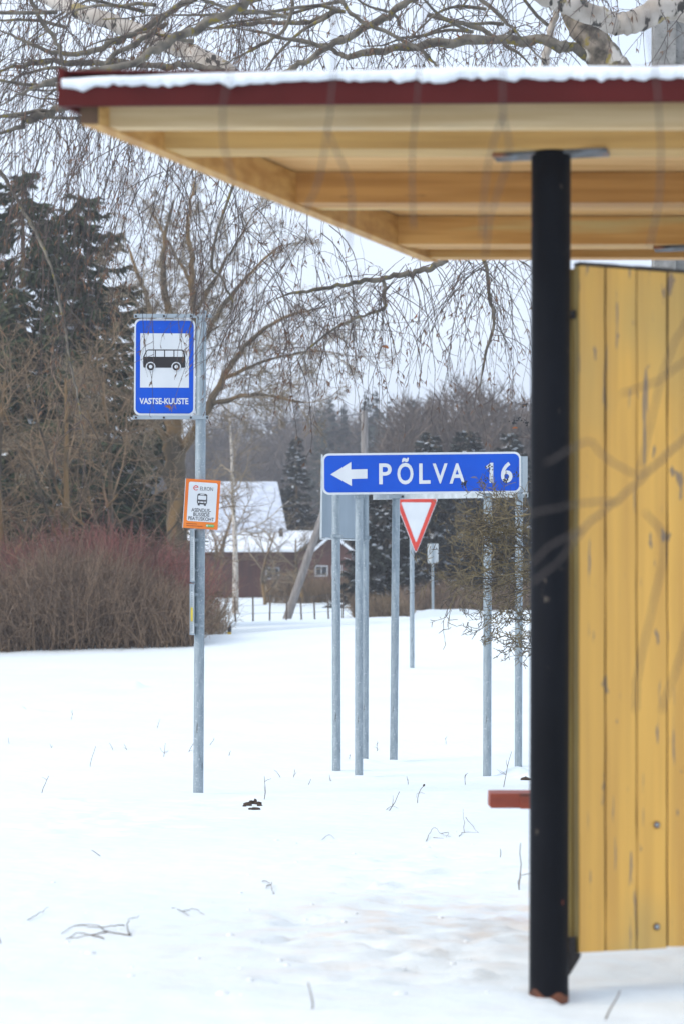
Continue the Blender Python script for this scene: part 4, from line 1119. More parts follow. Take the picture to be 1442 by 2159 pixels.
# catkins: small paired drooping spikes
ct = []
for (p, d) in cats:
    for s_ in range(int(rng.integers(1, 4))):
        dd = unit(d + rvec() * 0.9 + np.array([0, 0, -0.4])); L = rng.uniform(0.018, 0.038)
        ct.append((np.array([p, p + dd * L * 0.5 + rvec() * 0.002, p + dd * L + np.array([0, 0, -0.003])]), np.array([0.0014, 0.0027, 0.0012])))
V3, Q3 = tubes(ct, 4)
Va, Qa, MI = merge((V, Q), (V2, Q2), (V3, Q3))
quads_obj('twig_crown', Va, Qa, [M['twig'], M['bough'], M['catkin']], birch, mi=MI)
for (px, py, d, L) in ((877, 667, 14.0, 0.030), (812, 731, 14.0, 0.036), (354, 857, 14.5, 0.042), (1085, 902, 15, 0.03), (966, 75, 13.8, 0.026)):
    lv = MB(); c = P(px, py, d); u_ = unit(rng.normal(size=3) * [1, .3, .5]); v_ = unit(np.cross(u_, rvec()))
    ring_ = []
    for a in np.linspace(0, 2 * math.pi, 12, endpoint=False):
        ring_.append(c + u_ * math.cos(a) * L * .6 + v_ * math.sin(a) * L * .36 + np.cross(u_, v_) * 0.25 * L * math.cos(2 * a) * .5)
    lv.add(ring_ + [c + np.cross(u_, v_) * L * .2], [(i, (i + 1) % 12, 12) for i in range(12)], 0, True)
    lv.build('dead_leaf', M['leaf_brown'], birch)

# ---- a young tree right of the camera whose limbs hang close to the lens
near = empty('young_tree', (1.9, 3.6, 0), 'young tree close by whose blurred grey twigs cross the shelter wall and roof', 'tree')
q = MB(); tp = [(1.9, 3.6, -0.2), (1.89, 3.6, 1.0), (1.84, 3.58, 2.0), (1.72, 3.6, 2.9), (1.6, 3.6, 3.6)]
q.tube(spline([list(p) + [r] for p, r in zip(tp, (0.055, 0.045, 0.036, 0.024, 0.012))], 5)[:, :3], np.linspace(0.055, 0.012, 21), 12); q.build('trunk', M['near_twig'], near)
ntw = []
def nl_(ctrl): ntw.append(limb([(a, b_, c, w_ * .55) for a, b_, c, w_ in ctrl], 0.002, 5))
nl_([(3330, 250, 3.6, 34), (2600, 0, 3.6, 26), (2000, -260, 3.6, 20), (1500, -330, 3.6, 16), (1150, -250, 3.6, 12), (1075, -60, 3.6, 10), (1062, 120, 3.6, 8), (1060, 230, 3.6, 7), (1072, 330, 3.6, 5), (1035, 450, 3.6, 5), (1022, 540, 3.6, 3)])
nl_([(1060, 235, 3.6, 6), (1030, 340, 3.6, 5), (1020, 420, 3.6, 5), (1015, 500, 3.6, 4)])
nl_([(1150, -250, 3.6, 10), (860, -180, 3.7, 9), (720, -40, 3.7, 7), (705, 140, 3.7, 6), (692, 260, 3.7, 6), (672, 380, 3.7, 5), (640, 450, 3.7, 3)])
nl_([(860, -180, 3.7, 8), (900, -60, 3.9, 6), (885, 140, 3.9, 5), (868, 330, 3.9, 4), (872, 480, 3.9, 3)])
nl_([(690, 270, 3.7, 5), (740, 400, 3.7, 3), (735, 520, 3.7, 2)])
nl_([(800, -160, 3.7, 6), (620, -60, 3.5, 5), (500, 120, 3.5, 4), (470, 260, 3.5, 3), (490, 380, 3.5, 2)])
nl_([(1400, -300, 3.6, 8), (1350, -100, 3.6, 6), (1385, 180, 3.6, 5), (1392, 380, 3.6, 4), (1370, 520, 3.6, 3)])
nl_([(3380, 300, 3.6, 30), (2640, 500, 3.6, 22), (2000, 720, 3.5, 18), (1650, 800, 3.45, 15), (1470, 905, 3.45, 13), (1380, 985, 3.45, 12), (1300, 1055, 3.45, 11), (1235, 1110, 3.45, 10), (1180, 1180, 3.45, 7), (1120, 1230, 3.45, 5)])
nl_([(1380, 985, 3.45, 8), (1340, 1000, 3.4, 7), (1270, 960, 3.4, 6), (1240, 930, 3.4, 5), (1150, 975, 3.4, 4)])
nl_([(1300, 1055, 3.45, 7), (1230, 1060, 3.4, 6), (1150, 1075, 3.4, 5), (1110, 1085, 3.4, 4)])
nl_([(1640, 620, 3.45, 8), (1470, 740, 3.4, 6), (1390, 800, 3.4, 5), (1310, 830, 3.4, 4)])
nl_([(1640, 780, 3.45, 9), (1500, 640, 3.5, 7), (1440, 690, 3.5, 6), (1400, 780, 3.5, 5), (1370, 900, 3.5, 4), (1350, 990, 3.5, 3)])
nl_([(1235, 1110, 3.45, 6), (1200, 1130, 3.45, 5), (1160, 1150, 3.45, 4), (1120, 1190, 3.45, 3)])
nl_([(1360, 1080, 3.4, 6), (1400, 1140, 3.4, 5), (1380, 1260, 3.4, 4), (1345, 1420, 3.4, 4), (1340, 1500, 3.4, 3)])
nl_([(1650, 900, 3.4, 8), (1480, 1250, 3.4, 6), (1430, 1400, 3.4, 5), (1395, 1500, 3.4, 4)])
V, Q = tubes(ntw, 8)
quads_obj('branches', V, Q, M['near_twig'], near, smooth=True)

# ---- the lichen covered berry shrub beyond the column
D = 18.4
bsr = empty('berry_shrub', P(1230, 1690, D), 'bare shrub with yellow lichen and black berry clusters in front of the right sign posts', 'shrub')
spec = [dict(n=9, wob=0.12, trop=(-0.03, 0, -0.01), kids=8, ang=R(42), ratio=0.50, rr=0.55, start=0.15, tip=0.4),
        dict(n=6, wob=0.2, trop=(-0.05, 0, 0.03), kids=5, ang=R(48), ratio=0.55, rr=0.62, start=0.15, tip=0.5, rmin=0.003),
        dict(n=5, wob=0.24, trop=(-0.02, 0, 0.06), kids=3, ang=R(50), ratio=0.5, rr=0.7, start=0.15, tip=0.6, rmin=0.0024),
        dict(n=3, wob=0.25, trop=(0, 0, 0.05), kids=0, ang=0, ratio=0, rr=0, start=0, tip=0.7, rmin=0.003)]
sh = []
stem = []
for (a, b_, c) in (((1230, 1690), (1215, 1300), (1190, 1000)), ((1240, 1690), (1260, 1350), (1230, 1080)), ((1225, 1690), (1190, 1480), (1165, 1290)), ((1250, 1690), (1330, 1300), (1350, 950))):
    stem.append(limb([(a[0], a[1], D, 14), (b_[0], b_[1], D, 11), (c[0], c[1], D + rng.normal() * .2, 7)]))
for (px, py, a, L) in ((1185, 1215, 8, .95), (1185, 1180, 14, 1.0), (1180, 1150, 12, .85), (1180, 1085, 12, .75), (1190, 1240, 2, .75), (1180, 1150, -5, .8), (1190, 1200, -12, .75), (1180, 1100, 4, .72), (1175, 1080, 4, .62), (1190, 1220, -22, .5), (1175, 1330, 8, .52), (1175, 1365, -8, .42), (1170, 1300, -15, .38), (1190, 1190, 3, .85), (1185, 1170, 16, .8), (1180, 1190, 5, .9)):
    d = np.array([-math.cos(R(a)), rng.normal() * 0.25, math.sin(R(a))])
    grow(sh, P(px, py, D + rng.normal() * .25), d, L * rng.uniform(.85, 1.0), 0.0068, 0, spec)
for k in range(8):     # the far side of the shrub, out of view behind the wall
    grow(sh, P(rng.uniform(1215, 1340), rng.uniform(1000, 1350), D), np.array([rng.uniform(-.3, 1), rng.normal() * .6, .5]), .7, 0.006, 0, spec)
V, Q = tubes(stem, 8); V2, Q2 = tubes(sh, 4)
quads_obj('stems', V, Q, M['lichen_twig'], bsr, smooth=True)
quads_obj('twigs', V2, Q2, M['lichen_twig'], bsr)
tops = []
spec2 = [dict(n=8, wob=0.12, trop=(0, 0, -0.02), kids=4, ang=R(40), ratio=0.4, rr=0.6, start=0.3, tip=0.4), dict(n=5, wob=0.2, trop=(0, 0, -0.05), kids=0, ang=0, ratio=0, rr=0, start=0, tip=0.6, rmin=0.0014)]
for (x0, y0, x1, y1) in ((1170, 1010, 1095, 850), (1175, 960, 1080, 880), (1150, 1050, 1065, 1000), (1165, 990, 1110, 890), (1150, 1100, 1020, 1005)):
    p0, p1 = P(x0, y0, D), P(x1, y1, D - 0.1)
    grow(tops, p0, p1 - p0, np.linalg.norm(p1 - p0), 0.003, 0, spec2)
V, Q = tubes(tops, 3); quads_obj('upper_twigs', V, Q, M['twig'], bsr)
def icos(q, c, r, mi=0):
    t = (1 + 5 ** .5) / 2
    vs_ = np.array([(-1, t, 0), (1, t, 0), (-1, -t, 0), (1, -t, 0), (0, -1, t), (0, 1, t), (0, -1, -t), (0, 1, -t), (t, 0, -1), (t, 0, 1), (-t, 0, -1), (-t, 0, 1)]) / math.sqrt(1 + t * t) * r + c
    q.add(vs_, [(0, 11, 5), (0, 5, 1), (0, 1, 7), (0, 7, 10), (0, 10, 11), (1, 5, 9), (5, 11, 4), (11, 10, 2), (10, 7, 6), (7, 1, 8), (3, 9, 4), (3, 4, 2), (3, 2, 6), (3, 6, 8), (3, 8, 9), (4, 9, 5), (2, 4, 11), (6, 2, 10), (8, 6, 7), (9, 8, 1)], mi, True)
for (px, py, n_) in ((1104, 854, 16), (1083, 888, 13), (1108, 890, 12), (1098, 880, 6), (977, 1020, 16), (1030, 985, 12), (1065, 1012, 12), (1088, 1000, 8), (1020, 1012, 9), (1085, 1244, 9), (945, 1115, 5), (1100, 1085, 6), (1060, 1380, 3), (1005, 1078, 6)):
    q = MB(); c = P(px, py, D - 0.12)
    for k in range(n_): icos(q, c + rng.normal(size=3) * np.array([.015, .015, .013]), rng.uniform(.005, .0078))
    q.tube([c + np.array([0.012, 0, .06]), c + np.array([.004, 0, .02]), c], 0.0014, 5)
    q.build('berry_cluster', M['berry'], bsr)

# ---- spruces
def spruce(H, Rm, seed, dens=1.0, snow=0.08, power=0.8, drop=0.35):
    g = np.random.default_rng(seed)
    polys = [(np.array([[0, 0, -0.5], [0.05, 0, H * .3], [0, .05, H * .65], [0, 0, H]]), np.array([H * .016, H * .012, H * .007, 0.02]))]
    br = []; p0, p1, wv = [], [], []; s0, s1, sw = [], [], []
    h = 0.06 * H
    while h < H * 0.985:
        nb = int(g.integers(5, 8))
        for k in range(nb):
            a = g.uniform(0, 2 * math.pi)
            L = Rm * (1 - h / H) ** power * g.uniform(0.7, 1.12) + 0.15
            n = 7
            t = np.linspace(0, 1, n)
            droop = drop * L * g.uniform(.6, 1.3)
            rr_ = t * L
            zz = h + g.uniform(-.1, .1) - droop * np.sin(t * math.pi * 0.62) + 0.10 * L * t ** 3
            wob = np.cumsum(g.normal(size=n) * 0.03 * L)
            pts = np.stack([np.cos(a) * rr_ - np.sin(a) * wob, np.sin(a) * rr_ + np.cos(a) * wob, zz], -1)
            br.append((pts, np.linspace(0.012 + 0.006 * L, 0.006, n)))
            ns = int(L * 20 * dens) + 5
            tt = g.uniform(0.12, 1, ns) ** 0.8 * (n - 1.001)
            i = tt.astype(int); f = (tt - i)[:, None]
            b0 = pts[i] * (1 - f) + pts[i + 1] * f
            dirb = pts[i + 1] - pts[i]; dirb /= np.linalg.norm(dirb, axis=1)[:, None]
            side = np.stack([-np.sin(a) * np.ones(ns), np.cos(a) * np.ones(ns), np.zeros(ns)], -1) * g.choice([-1, 1], ns)[:, None]
            ln = (0.18 + 0.34 * g.random(ns))[:, None] * min(1.0, 0.45 + L * 0.25)
            dd = dirb * g.uniform(.2, .9, ns)[:, None] + side * g.uniform(.2, 1.0, ns)[:, None] + np.array([0, 0, -1]) * g.uniform(.15, 1.0, ns)[:, None]
            dd /= np.linalg.norm(dd, axis=1)[:, None]
            e = b0 + dd * ln
            wvv = np.cross(dd, g.normal(size=(ns, 3))); wvv /= np.linalg.norm(wvv, axis=1)[:, None]
            p0.append(b0); p1.append(e); wv.append(wvv * g.uniform(.022, .055, ns)[:, None])
            m_ = g.random(ns) < snow
            if m_.any():
                s0.append(b0[m_] + [0, 0, .03]); s1.append(b0[m_] + (dirb[m_] + side[m_] * .5) * ln[m_] * .7 + [0, 0, .01])
                w2 = np.cross(dirb[m_], np.array([0, 0, 1.0])); w2 /= np.linalg.norm(w2, axis=1)[:, None] + 1e-9
                sw.append(w2 * g.uniform(.05, .13, m_.sum())[:, None])
        h += g.uniform(.15, .25) * (0.6 + H / 26)
    return tubes(polys, 10), tubes(br, 4), ribbons(np.concatenate(p0), np.concatenate(p1), np.concatenate(wv)), (ribbons(np.concatenate(s0), np.concatenate(s1), np.concatenate(sw)) if s0 else None)
def put_spruce(px, d, H, Rm, seed, label, nm='needle', group=None, **k):
    x = XE(px, d); z = gz(x, d)
    t, b_, nd, sn = spruce(H, Rm, seed, **k)
    root_ = empty('spruce_tree', (x, d, z), label, 'tree', group)
    o = np.array([x, d, z])
    quads_obj('trunk', t[0] + o, t[1], M['oak_bark'], root_, smooth=True)
    parts = [b_, nd] + ([sn] if sn else [])
    Va, Qa, MI = merge(*parts)
    quads_obj('crown', Va + o, Qa, [M['bare_twig'], M[nm], M['tree_snow']][:len(parts)], root_, mi=MI)
    return root_
put_spruce(48, 62, 12.2, 2.9, 1, 'tall pointed spruce at the left edge behind the brown hedge', dens=2.0, power=.62, snow=.022)
put_spruce(165, 64, 11.7, 3.3, 2, 'broad spruce with blunt top between the left edge and the bus stop sign', dens=2.0, power=.5, snow=.022)
put_spruce(-90, 66, 11.5, 3.2, 3, 'spruce mostly cut off by the left edge of the photo', dens=1.8, power=.6, snow=.022)
put_spruce(815, 92, 5.6, 2.0, 4, 'dark spruce with snow on its boughs left of the yield sign', 'needle_dark', dens=2.0, snow=.16, power=.7)
put_spruce(905, 96, 7.0, 2.4, 5, 'dark spruce with snow behind the yield sign and the small grey sign back', 'needle_dark', dens=2.0, snow=.13, power=.7)
put_spruce(985, 99, 7.4, 2.5, 6, 'dark spruce behind the berry shrub left of the right sign posts', 'needle_dark', dens=2.0, snow=.08, power=.7)
put_spruce(1075, 96, 7.0, 2.4, 8, 'dark spruce between the berry shrub and the black column', 'needle_dark', dens=2.0, snow=.08, power=.7)
put_spruce(625, 126, 8.4, 1.7, 7, 'small green spruce right of the snowy house roof', 'needle_dark', snow=.10, power=.8)

# ---- bare broadleaf trees
def bare_tree(px, d, H, seed, label, spec, r0, bark, twigm, lean=(0, 0, 1), name='bare_tree', trunk_h=None, kids0=None, group=None, loc=None):
    global rng
    keep = rng; rng = np.random.default_rng(seed)
    x = XE(px, d) if loc is None else loc; z = gz(x, d)
    root_ = empty(name, (x, d, z), label, 'tree', group)
    out = []
    grow(out, np.array([x, d, z - .2]), np.array(lean, float), H, r0, 0, spec)
    big = [o for o in out if o[1][0] > 0.035]; small = [o for o in out if o[1][0] <= 0.035]
    V, Q = tubes(big, 8); quads_obj('trunk', V, Q, bark, root_, smooth=True)
    if small:
        V, Q = tubes(small, 3); quads_obj('crown', V, Q, twigm, root_)
    rng = keep
    return root_
S_OLD = [dict(n=10, wob=.05, trop=(0, 0, .03), kids=13, ang=R(52), ratio=.62, rr=.55, start=.22, tip=.25),
         dict(n=8, wob=.13, trop=(0, 0, .06), kids=8, ang=R(46), ratio=.52, rr=.55, start=.2, tip=.3, rmin=.03),
         dict(n=6, wob=.16, trop=(0, 0, .03), kids=7, ang=R(45), ratio=.5, rr=.5, start=.15, tip=.4, rmin=.014),
         dict(n=5, wob=.2, trop=(0, 0, -.02), kids=5, ang=R(45), ratio=.55, rr=.6, start=.15, tip=.5, rmin=.008),
         dict(n=4, wob=.22, trop=(0, 0, -.05), kids=0, ang=0, ratio=0, rr=0, start=0, tip=.5, rmin=.005)]
def hand_tree(name, label, lines, spec, step, r1, L0, bark, twigm, seed):
    global rng
    keep = rng; rng = np.random.default_rng(seed)
    b_ = P(lines[0][0][0], lines[0][0][1], lines[0][0][2])
    root_ = empty(name, (b_[0], b_[1], gz(b_[0], b_[1])), label, 'tree')
    big, small = [], []
    for k, c in enumerate(lines):
        p, r = limb([(a, b2, d2, w2 * (.95 if k == 0 else .72)) for a, b2, d2, w2 in c], .02, 6); big.append((p, r))
        if k == 0: continue
        seg = np.linalg.norm(np.diff(p, axis=0), axis=1); cum = np.concatenate([[0], np.cumsum(seg)])
        s_ = cum[-1] * .12
        while s_ < cum[-1]:
            i = max(0, min(int(np.searchsorted(cum, s_)) - 1, len(seg) - 1)); t = unit(p[i + 1] - p[i])
            ax = unit(np.cross(t, rvec())); a = R(rng.uniform(35, 70))
            f = s_ / cum[-1]
            grow(small, p[i], t * math.cos(a) + ax * math.sin(a), L0 * rng.uniform(.5, 1.1) * (1.1 - .55 * f), r1, 0, spec)
            s_ += step * rng.uniform(.5, 1.5)
        grow(small, p[-1], unit(p[-1] - p[-2]), L0 * .6, r1, 0, spec)
    V, Q = tubes(big, 10); quads_obj('trunk', V, Q, bark, root_, smooth=True)
    V, Q = tubes(small, 3); quads_obj('crown', V, Q, twigm, root_)
    rng = keep
S_TW = [dict(n=7, wob=.14, trop=(0, 0, .05), kids=8, ang=R(45), ratio=.5, rr=.6, start=.12, tip=.4),
        dict(n=5, wob=.18, trop=(0, 0, .02), kids=6, ang=R(45), ratio=.55, rr=.65, start=.12, tip=.45, rmin=.009),
        dict(n=4, wob=.22, trop=(0, 0, -.02), kids=3, ang=R(45), ratio=.6, rr=.7, start=.15, tip=.5, rmin=.0065),
        dict(n=3, wob=.2, trop=(0, 0, -.03), kids=0, ang=0, ratio=0, rr=0, start=0, tip=.6, rmin=.0055)]
q58 = lambda *a: [(x, y, d_, w_) for x, y, d_, w_ in a]
hand_tree('bare_tree', 'old spreading broadleaf tree with lichen limbs behind the bus stop post', [
 [(380, 1345, 58, 52), (374, 1060, 58, 46), (369, 960, 58, 44), (366, 880, 58, 38)],
 [(366, 890, 58, 32), (345, 780, 58.3, 26), (328, 700, 58.5, 20), (300, 600, 58.8, 13), (268, 520, 59, 7)],
 [(368, 885, 58, 32), (374, 770, 57.6, 28), (352, 640, 57.4, 22), (345, 520, 57.2, 14), (368, 420, 57, 7)],
 [(370, 895, 58, 32), (400, 800, 58, 28), (411, 680, 58, 24), (405, 560, 58, 18), (398, 460, 58, 12), (410, 380, 58, 6)],
 [(372, 970, 58, 30), (428, 880, 57.6, 26), (470, 800, 57.4, 20), (525, 720, 57, 14), (600, 670, 56.8, 9), (690, 645, 56.6, 5)],
 [(402, 780, 58, 20), (450, 680, 58.5, 16), (510, 595, 59, 11), (585, 520, 59.5, 6)],
 [(366, 940, 58, 22), (310, 880, 57.5, 18), (250, 825, 57, 12), (190, 800, 56.8, 7)],
 [(450, 850, 57.5, 15), (540, 830, 57.3, 10), (640, 850, 57, 6)],
 [(410, 660, 58, 14), (470, 560, 58.4, 10), (525, 470, 58.6, 6)],
 [(374, 1040, 57.8, 20), (315, 960, 57.2, 16), (245, 930, 57, 11), (110, 925, 56.6, 8), (0, 955, 56.4, 5)],
 [(470, 800, 57.4, 12), (560, 760, 58, 9), (660, 740, 58.5, 5), (740, 750, 59, 3)],
 [(405, 600, 58, 12), (350, 500, 58.6, 8), (310, 430, 59, 5)]], S_TW, .42, .017, 1.7, M['oak_bark'], M['bare_twig'], 31)
S_BROWN = [dict(n=9, wob=.06, trop=(0, 0, .02), kids=14, ang=R(42), ratio=.55, rr=.5, start=.1, tip=.25),
           dict(n=7, wob=.13, trop=(0, 0, .03), kids=9, ang=R(42), ratio=.5, rr=.5, start=.1, tip=.3, rmin=.016),
           dict(n=5, wob=.18, trop=(0, 0, 0), kids=8, ang=R(45), ratio=.5, rr=.6, start=.1, tip=.4, rmin=.008),
           dict(n=4, wob=.22, trop=(0, 0, -.08), kids=0, ang=0, ratio=0, rr=0, start=0, tip=.5, rmin=.006)]
bare_tree(20, 52, 6.2, 41, 'brown twiggy tree rising behind the left end of the hedge', S_BROWN, .12, M['oak_bark'], M['brown_twig'])
bare_tree(130, 53, 6.0, 42, 'brown twiggy tree behind the hedge in front of the broad spruce', S_BROWN, .12, M['oak_bark'], M['brown_twig'])
bare_tree(235, 54, 5.6, 43, 'brown twiggy tree behind the hedge left of the bus stop sign', S_BROWN, .11, M['oak_bark'], M['brown_twig'])
S_SLIM = [dict(n=12, wob=.025, trop=(0, 0, .03), kids=16, ang=R(50), ratio=.26, rr=.4, start=.35, tip=.2),
          dict(n=6, wob=.14, trop=(0, 0, -.02), kids=8, ang=R(42), ratio=.5, rr=.6, start=.15, tip=.3, rmin=.012),
          dict(n=5, wob=.18, trop=(0, 0, -.10), kids=5, ang=R(40), ratio=.6, rr=.6, start=.15, tip=.4, rmin=.007),
          dict(n=4, wob=.2, trop=(0, 0, -.2), kids=0, ang=0, ratio=0, rr=0, start=0, tip=.5, rmin=.005)]
bare_tree(497, 84, 7.6, 51, 'slim white trunked birch in front of the house roof', S_SLIM, .13, M['birch'], M['bare_twig'], name='slim_birch')
S_BUSHY = [dict(n=7, wob=.1, trop=(0, 0, .02), kids=10, ang=R(50), ratio=.55, rr=.55, start=.12, tip=.3),
           dict(n=6, wob=.16, trop=(0, 0, .0), kids=7, ang=R(45), ratio=.5, rr=.6, start=.1, tip=.35, rmin=.012),
           dict(n=4, wob=.2, trop=(0, 0, -.03), kids=5, ang=R(45), ratio=.5, rr=.6, start=.1, tip=.4, rmin=.008),
           dict(n=3, wob=.2, trop=(0, 0, -.03), kids=0, ang=0, ratio=0, rr=0, start=0, tip=.5, rmin=.006)]
bare_tree(560, 100, 3.4, 61, 'small bare fruit tree before the dark house wall', S_BUSHY, .09, M['oak_bark'], M['bare_twig'], name='fruit_tree')
bare_tree(640, 100, 3.2, 62, 'small bare fruit tree before the house annex, right of the leaning pole', S_BUSHY, .09, M['oak_bark'], M['bare_twig'], name='fruit_tree')
bare_tree(440, 92, 4.6, 63, 'bare brown tree left of the slim birch near the house', S_BUSHY, .10, M['oak_bark'], M['brown_twig'], name='fruit_tree')

# ---- hedge and red shrubs
def thicket(name, px0, px1, d0, d1, H, n, m, label, lo=0.8, kids=4, base_r=0.010, taper=None, lean=0.30, seed=1, wob=.2):
    g = np.random.default_rng(seed)
    x0, x1 = XE(px0, d0), XE(px1, d0)
    polys = []
    for k in range(n):
        u_ = g.random(); y = g.uniform(d0, d1); x = (x0 + (x1 - x0) * u_) * (y / d0)
        h = H * g.uniform(lo, 1.0) * (taper(u_) if taper else 1) * (0.9 + 0.14 * math.sin(x * 2.1) + .06 * math.sin(x * 5.3 + 1))
        z = float(np.interp(y, PD, PZ) + cross_slope(np.array(x), np.array(y)))
        d = np.array([g.normal() * lean, g.normal() * lean - .05, 1.0]); d /= np.linalg.norm(d)
        pts = [np.array([x, y, z - .05])]
        for i in range(6):
            d = d + np.array([g.normal() * wob, g.normal() * wob, .05]); d /= np.linalg.norm(d)
            pts.append(pts[-1] + d * h / 6)
        pts = np.array(pts); polys.append((pts, np.linspace(base_r, base_r * .35, 7)))
        for c in range(kids):
            i = int(g.integers(1, 6)); q0 = pts[i]
            dd = (pts[i + 1] - pts[i]) / (h / 6) + g.normal(size=3) * .8; dd /= np.linalg.norm(dd)
            L = h * g.uniform(.12, .35)
            q1 = q0 + dd * L * .5; q2 = q1 + (dd + g.normal(size=3) * .25 + np.array([0, 0, .15])) * L * .5
            polys.append((np.array([q0, q1, q2]), np.array([base_r * .55, base_r * .45, base_r * .3])))
    V, Q = tubes(polys, 3)
    xm = (x0 + x1) / 2
    o = quads_obj(name, V, Q, m, None, (xm, d0, gz(xm, d0)))
    tag(o, label, 'hedge' if name == 'hedge' else 'weeds' if name == 'dry_weeds' else 'shrubs')
    return o
thicket('hedge', -140, 410, 46.2, 48.6, 2.3, 4300, M['hedge_twig'], 'dense brown bare hedge along the snow left of the bus stop post', seed=3, kids=7, base_r=.008, lo=.45, taper=lambda u_: 1.0 - 0.45 * max(0, u_ - .8) * 5)
thicket('red_shrub_row', -140, 395, 48.7, 51.5, 2.75, 3400, M['red_twig'], 'row of red stemmed shrubs showing above the brown hedge', lo=.7, base_r=.008, seed=4, taper=lambda u_: 1.0 - 0.1 * abs(u_ - .5))
thicket('dry_shrub', 370, 478, 50.5, 58, 2.5, 280, M['brown_twig'], 'thin brown shrub right of the bus stop post before the yard fence', lo=.35, seed=5, base_r=.008, kids=6, taper=lambda u_: 1.05 - .6 * u_ ** 1.5)
thicket('dry_weeds', 745, 870, 78, 80, .95, 650, M['dry_grass'], 'pale dry weeds under the signs left of the yield post', lo=.4, kids=3, base_r=.012, seed=6)
thicket('bare_shrub', 560, 760, 104, 106, 1.7, 700, M['brown_twig'], 'low bare brown shrubs in front of the house annex', lo=.5, base_r=.012, seed=8)
thicket('dark_shrub', 845, 1130, 88, 90, 1.35, 900, M['hedge_twig'], 'dark low shrubs on the bank behind the yield sign', lo=.5, base_r=.014, seed=9)
HAZE = 0.0013
# ---- far wood: one mass, plus the pointed spruces that stand out of it
def far_wood(name, px0, px1, d0, d1, n, hfun, mixc, seed, label, mA, mB, snowy=True):
    g = np.random.default_rng(seed)
    A = []; Bq = []
    p0, p1, wv = [], [], []
    c0, c1, cw = [], [], []
    for k in range(n):
        px = g.uniform(px0, px1); y = g.uniform(d0, d1); x = XE(px, y)
        z = float(np.interp(y, PD, PZ)); H = hfun(px) * g.uniform(.78, 1.06)
        if g.random() < mixc:
            m_ = 230
            t = g.random(m_) ** 0.8
            zz = z + H * (0.06 + .94 * t); rr_ = H * .17 * (1 - t) ** .8 + .1
            a = g.uniform(0, 2 * math.pi, m_)
            b0 = np.stack([x + np.cos(a) * rr_ * .15, y + np.sin(a) * rr_ * .15, zz], -1)
            ln = rr_ * g.uniform(.6, 1.1, m_)
            e = b0 + np.stack([np.cos(a) * ln, np.sin(a) * ln, -.32 * ln], -1)
            c0.append(b0); c1.append(e); cw.append(np.stack([-np.sin(a), np.cos(a), g.normal(size=m_) * .3], -1) * (H * .012 + .03))
        else:
            A.append((np.array([[x, y, z - .3], [x + g.normal() * .15, y, z + H * .5], [x + g.normal() * .3, y, z + H * .97]]), np.array([H * .011, H * .007, H * .002])))
            m_ = 330
            t = g.uniform(.25, 1, m_); a = g.uniform(0, 2 * math.pi, m_)
            cr_ = H * .17 * np.sin(np.clip((t - .2) / .8, .02, 1) ** .8 * math.pi * .86 + .2) + .15
            rad = cr_ * g.random(m_) ** .55
            b0 = np.stack([x + np.cos(a) * rad, y + np.sin(a) * rad, z + H * (t - .06)], -1)
            dd = np.stack([np.cos(a) * .5 + g.normal(size=m_) * .5, np.sin(a) * .5 + g.normal(size=m_) * .5, .7 + g.normal(size=m_) * .45], -1)
            dd /= np.linalg.norm(dd, axis=1)[:, None]
            e = b0 + dd * (H * g.uniform(.04, .13, m_))[:, None]
            w_ = np.cross(dd, g.normal(size=(m_, 3))); w_ /= np.linalg.norm(w_, axis=1)[:, None] + 1e-9
            p0.append(b0); p1.append(e); wv.append(w_ * .017 * (1 + y / 140))
    parts, mats = [], []
    if A: parts.append(tubes(A, 5)); mats.append(M['far_twig'])
    if p0: parts.append(ribbons(np.concatenate(p0), np.concatenate(p1), np.concatenate(wv))); mats.append(mA)
    if c0: parts.append(ribbons(np.concatenate(c0), np.concatenate(c1), np.concatenate(cw))); mats.append(mB)
    Va, Qa, MI = merge(*parts)
    o = quads_obj(name, Va, Qa, mats, None, (XE((px0 + px1) / 2, d0), d0, float(np.interp(d0, PD, PZ))), mi=MI)
    tag(o, label, 'wood', kind='stuff')
def hA(px): # tree heights from the skyline of the photograph at about 230 m
    return np.interp(px, [-300, 300, 480, 560, 620, 680, 740, 800, 840, 900, 960, 1060, 1200, 1700], [16, 16, 16.5, 17.5, 18, 18.5, 18.5, 17.5, 17.5, 18, 18, 18, 18, 18])
far_wood('far_wood', -350, 1900, 215, 290, 900, hA, .25, 71, 'far mixed wood of bare trees and spruces along the skyline', M['far_twig'], M['far_needle'])
def hB(px): return np.interp(px, [780, 830, 870, 930, 1000, 1080, 1150, 1800], [7.5, 9.5, 11.0, 12.0, 11.8, 11.4, 11.5, 11])
far_wood('bare_wood', 800, 1750, 128, 150, 190, hB, .10, 72, 'nearer brown bare wood rising right of the direction sign', M['far_twig'], M['far_needle'])
def hC(px): return np.interp(px, [-300, 430, 640, 760, 860], [6, 6, 6.0, 5.5, 5])
far_wood('low_wood', -200, 860, 150, 172, 240, hC, .25, 73, 'low brown wood behind the house roof', M['far_twig'], M['far_needle'])
def pointed(px, d, H, seed, label):
    put_spruce(px, d, H, H * .17, seed, label, 'far_needle', dens=.5, snow=.03, power=.9, group=None)
pointed(676, 195, 15.2, 81, 'dark pointed far spruce above the left end of the direction sign')
pointed(868, 190, 15.4, 82, 'far pointed spruce on the skyline above the V of the direction sign')
pointed(905, 188, 15.6, 83, 'far pointed spruce on the skyline above the letter A of the direction sign')
pointed(802, 205, 15.4, 84, 'slim far spruce on the skyline above the letter P of the direction sign')

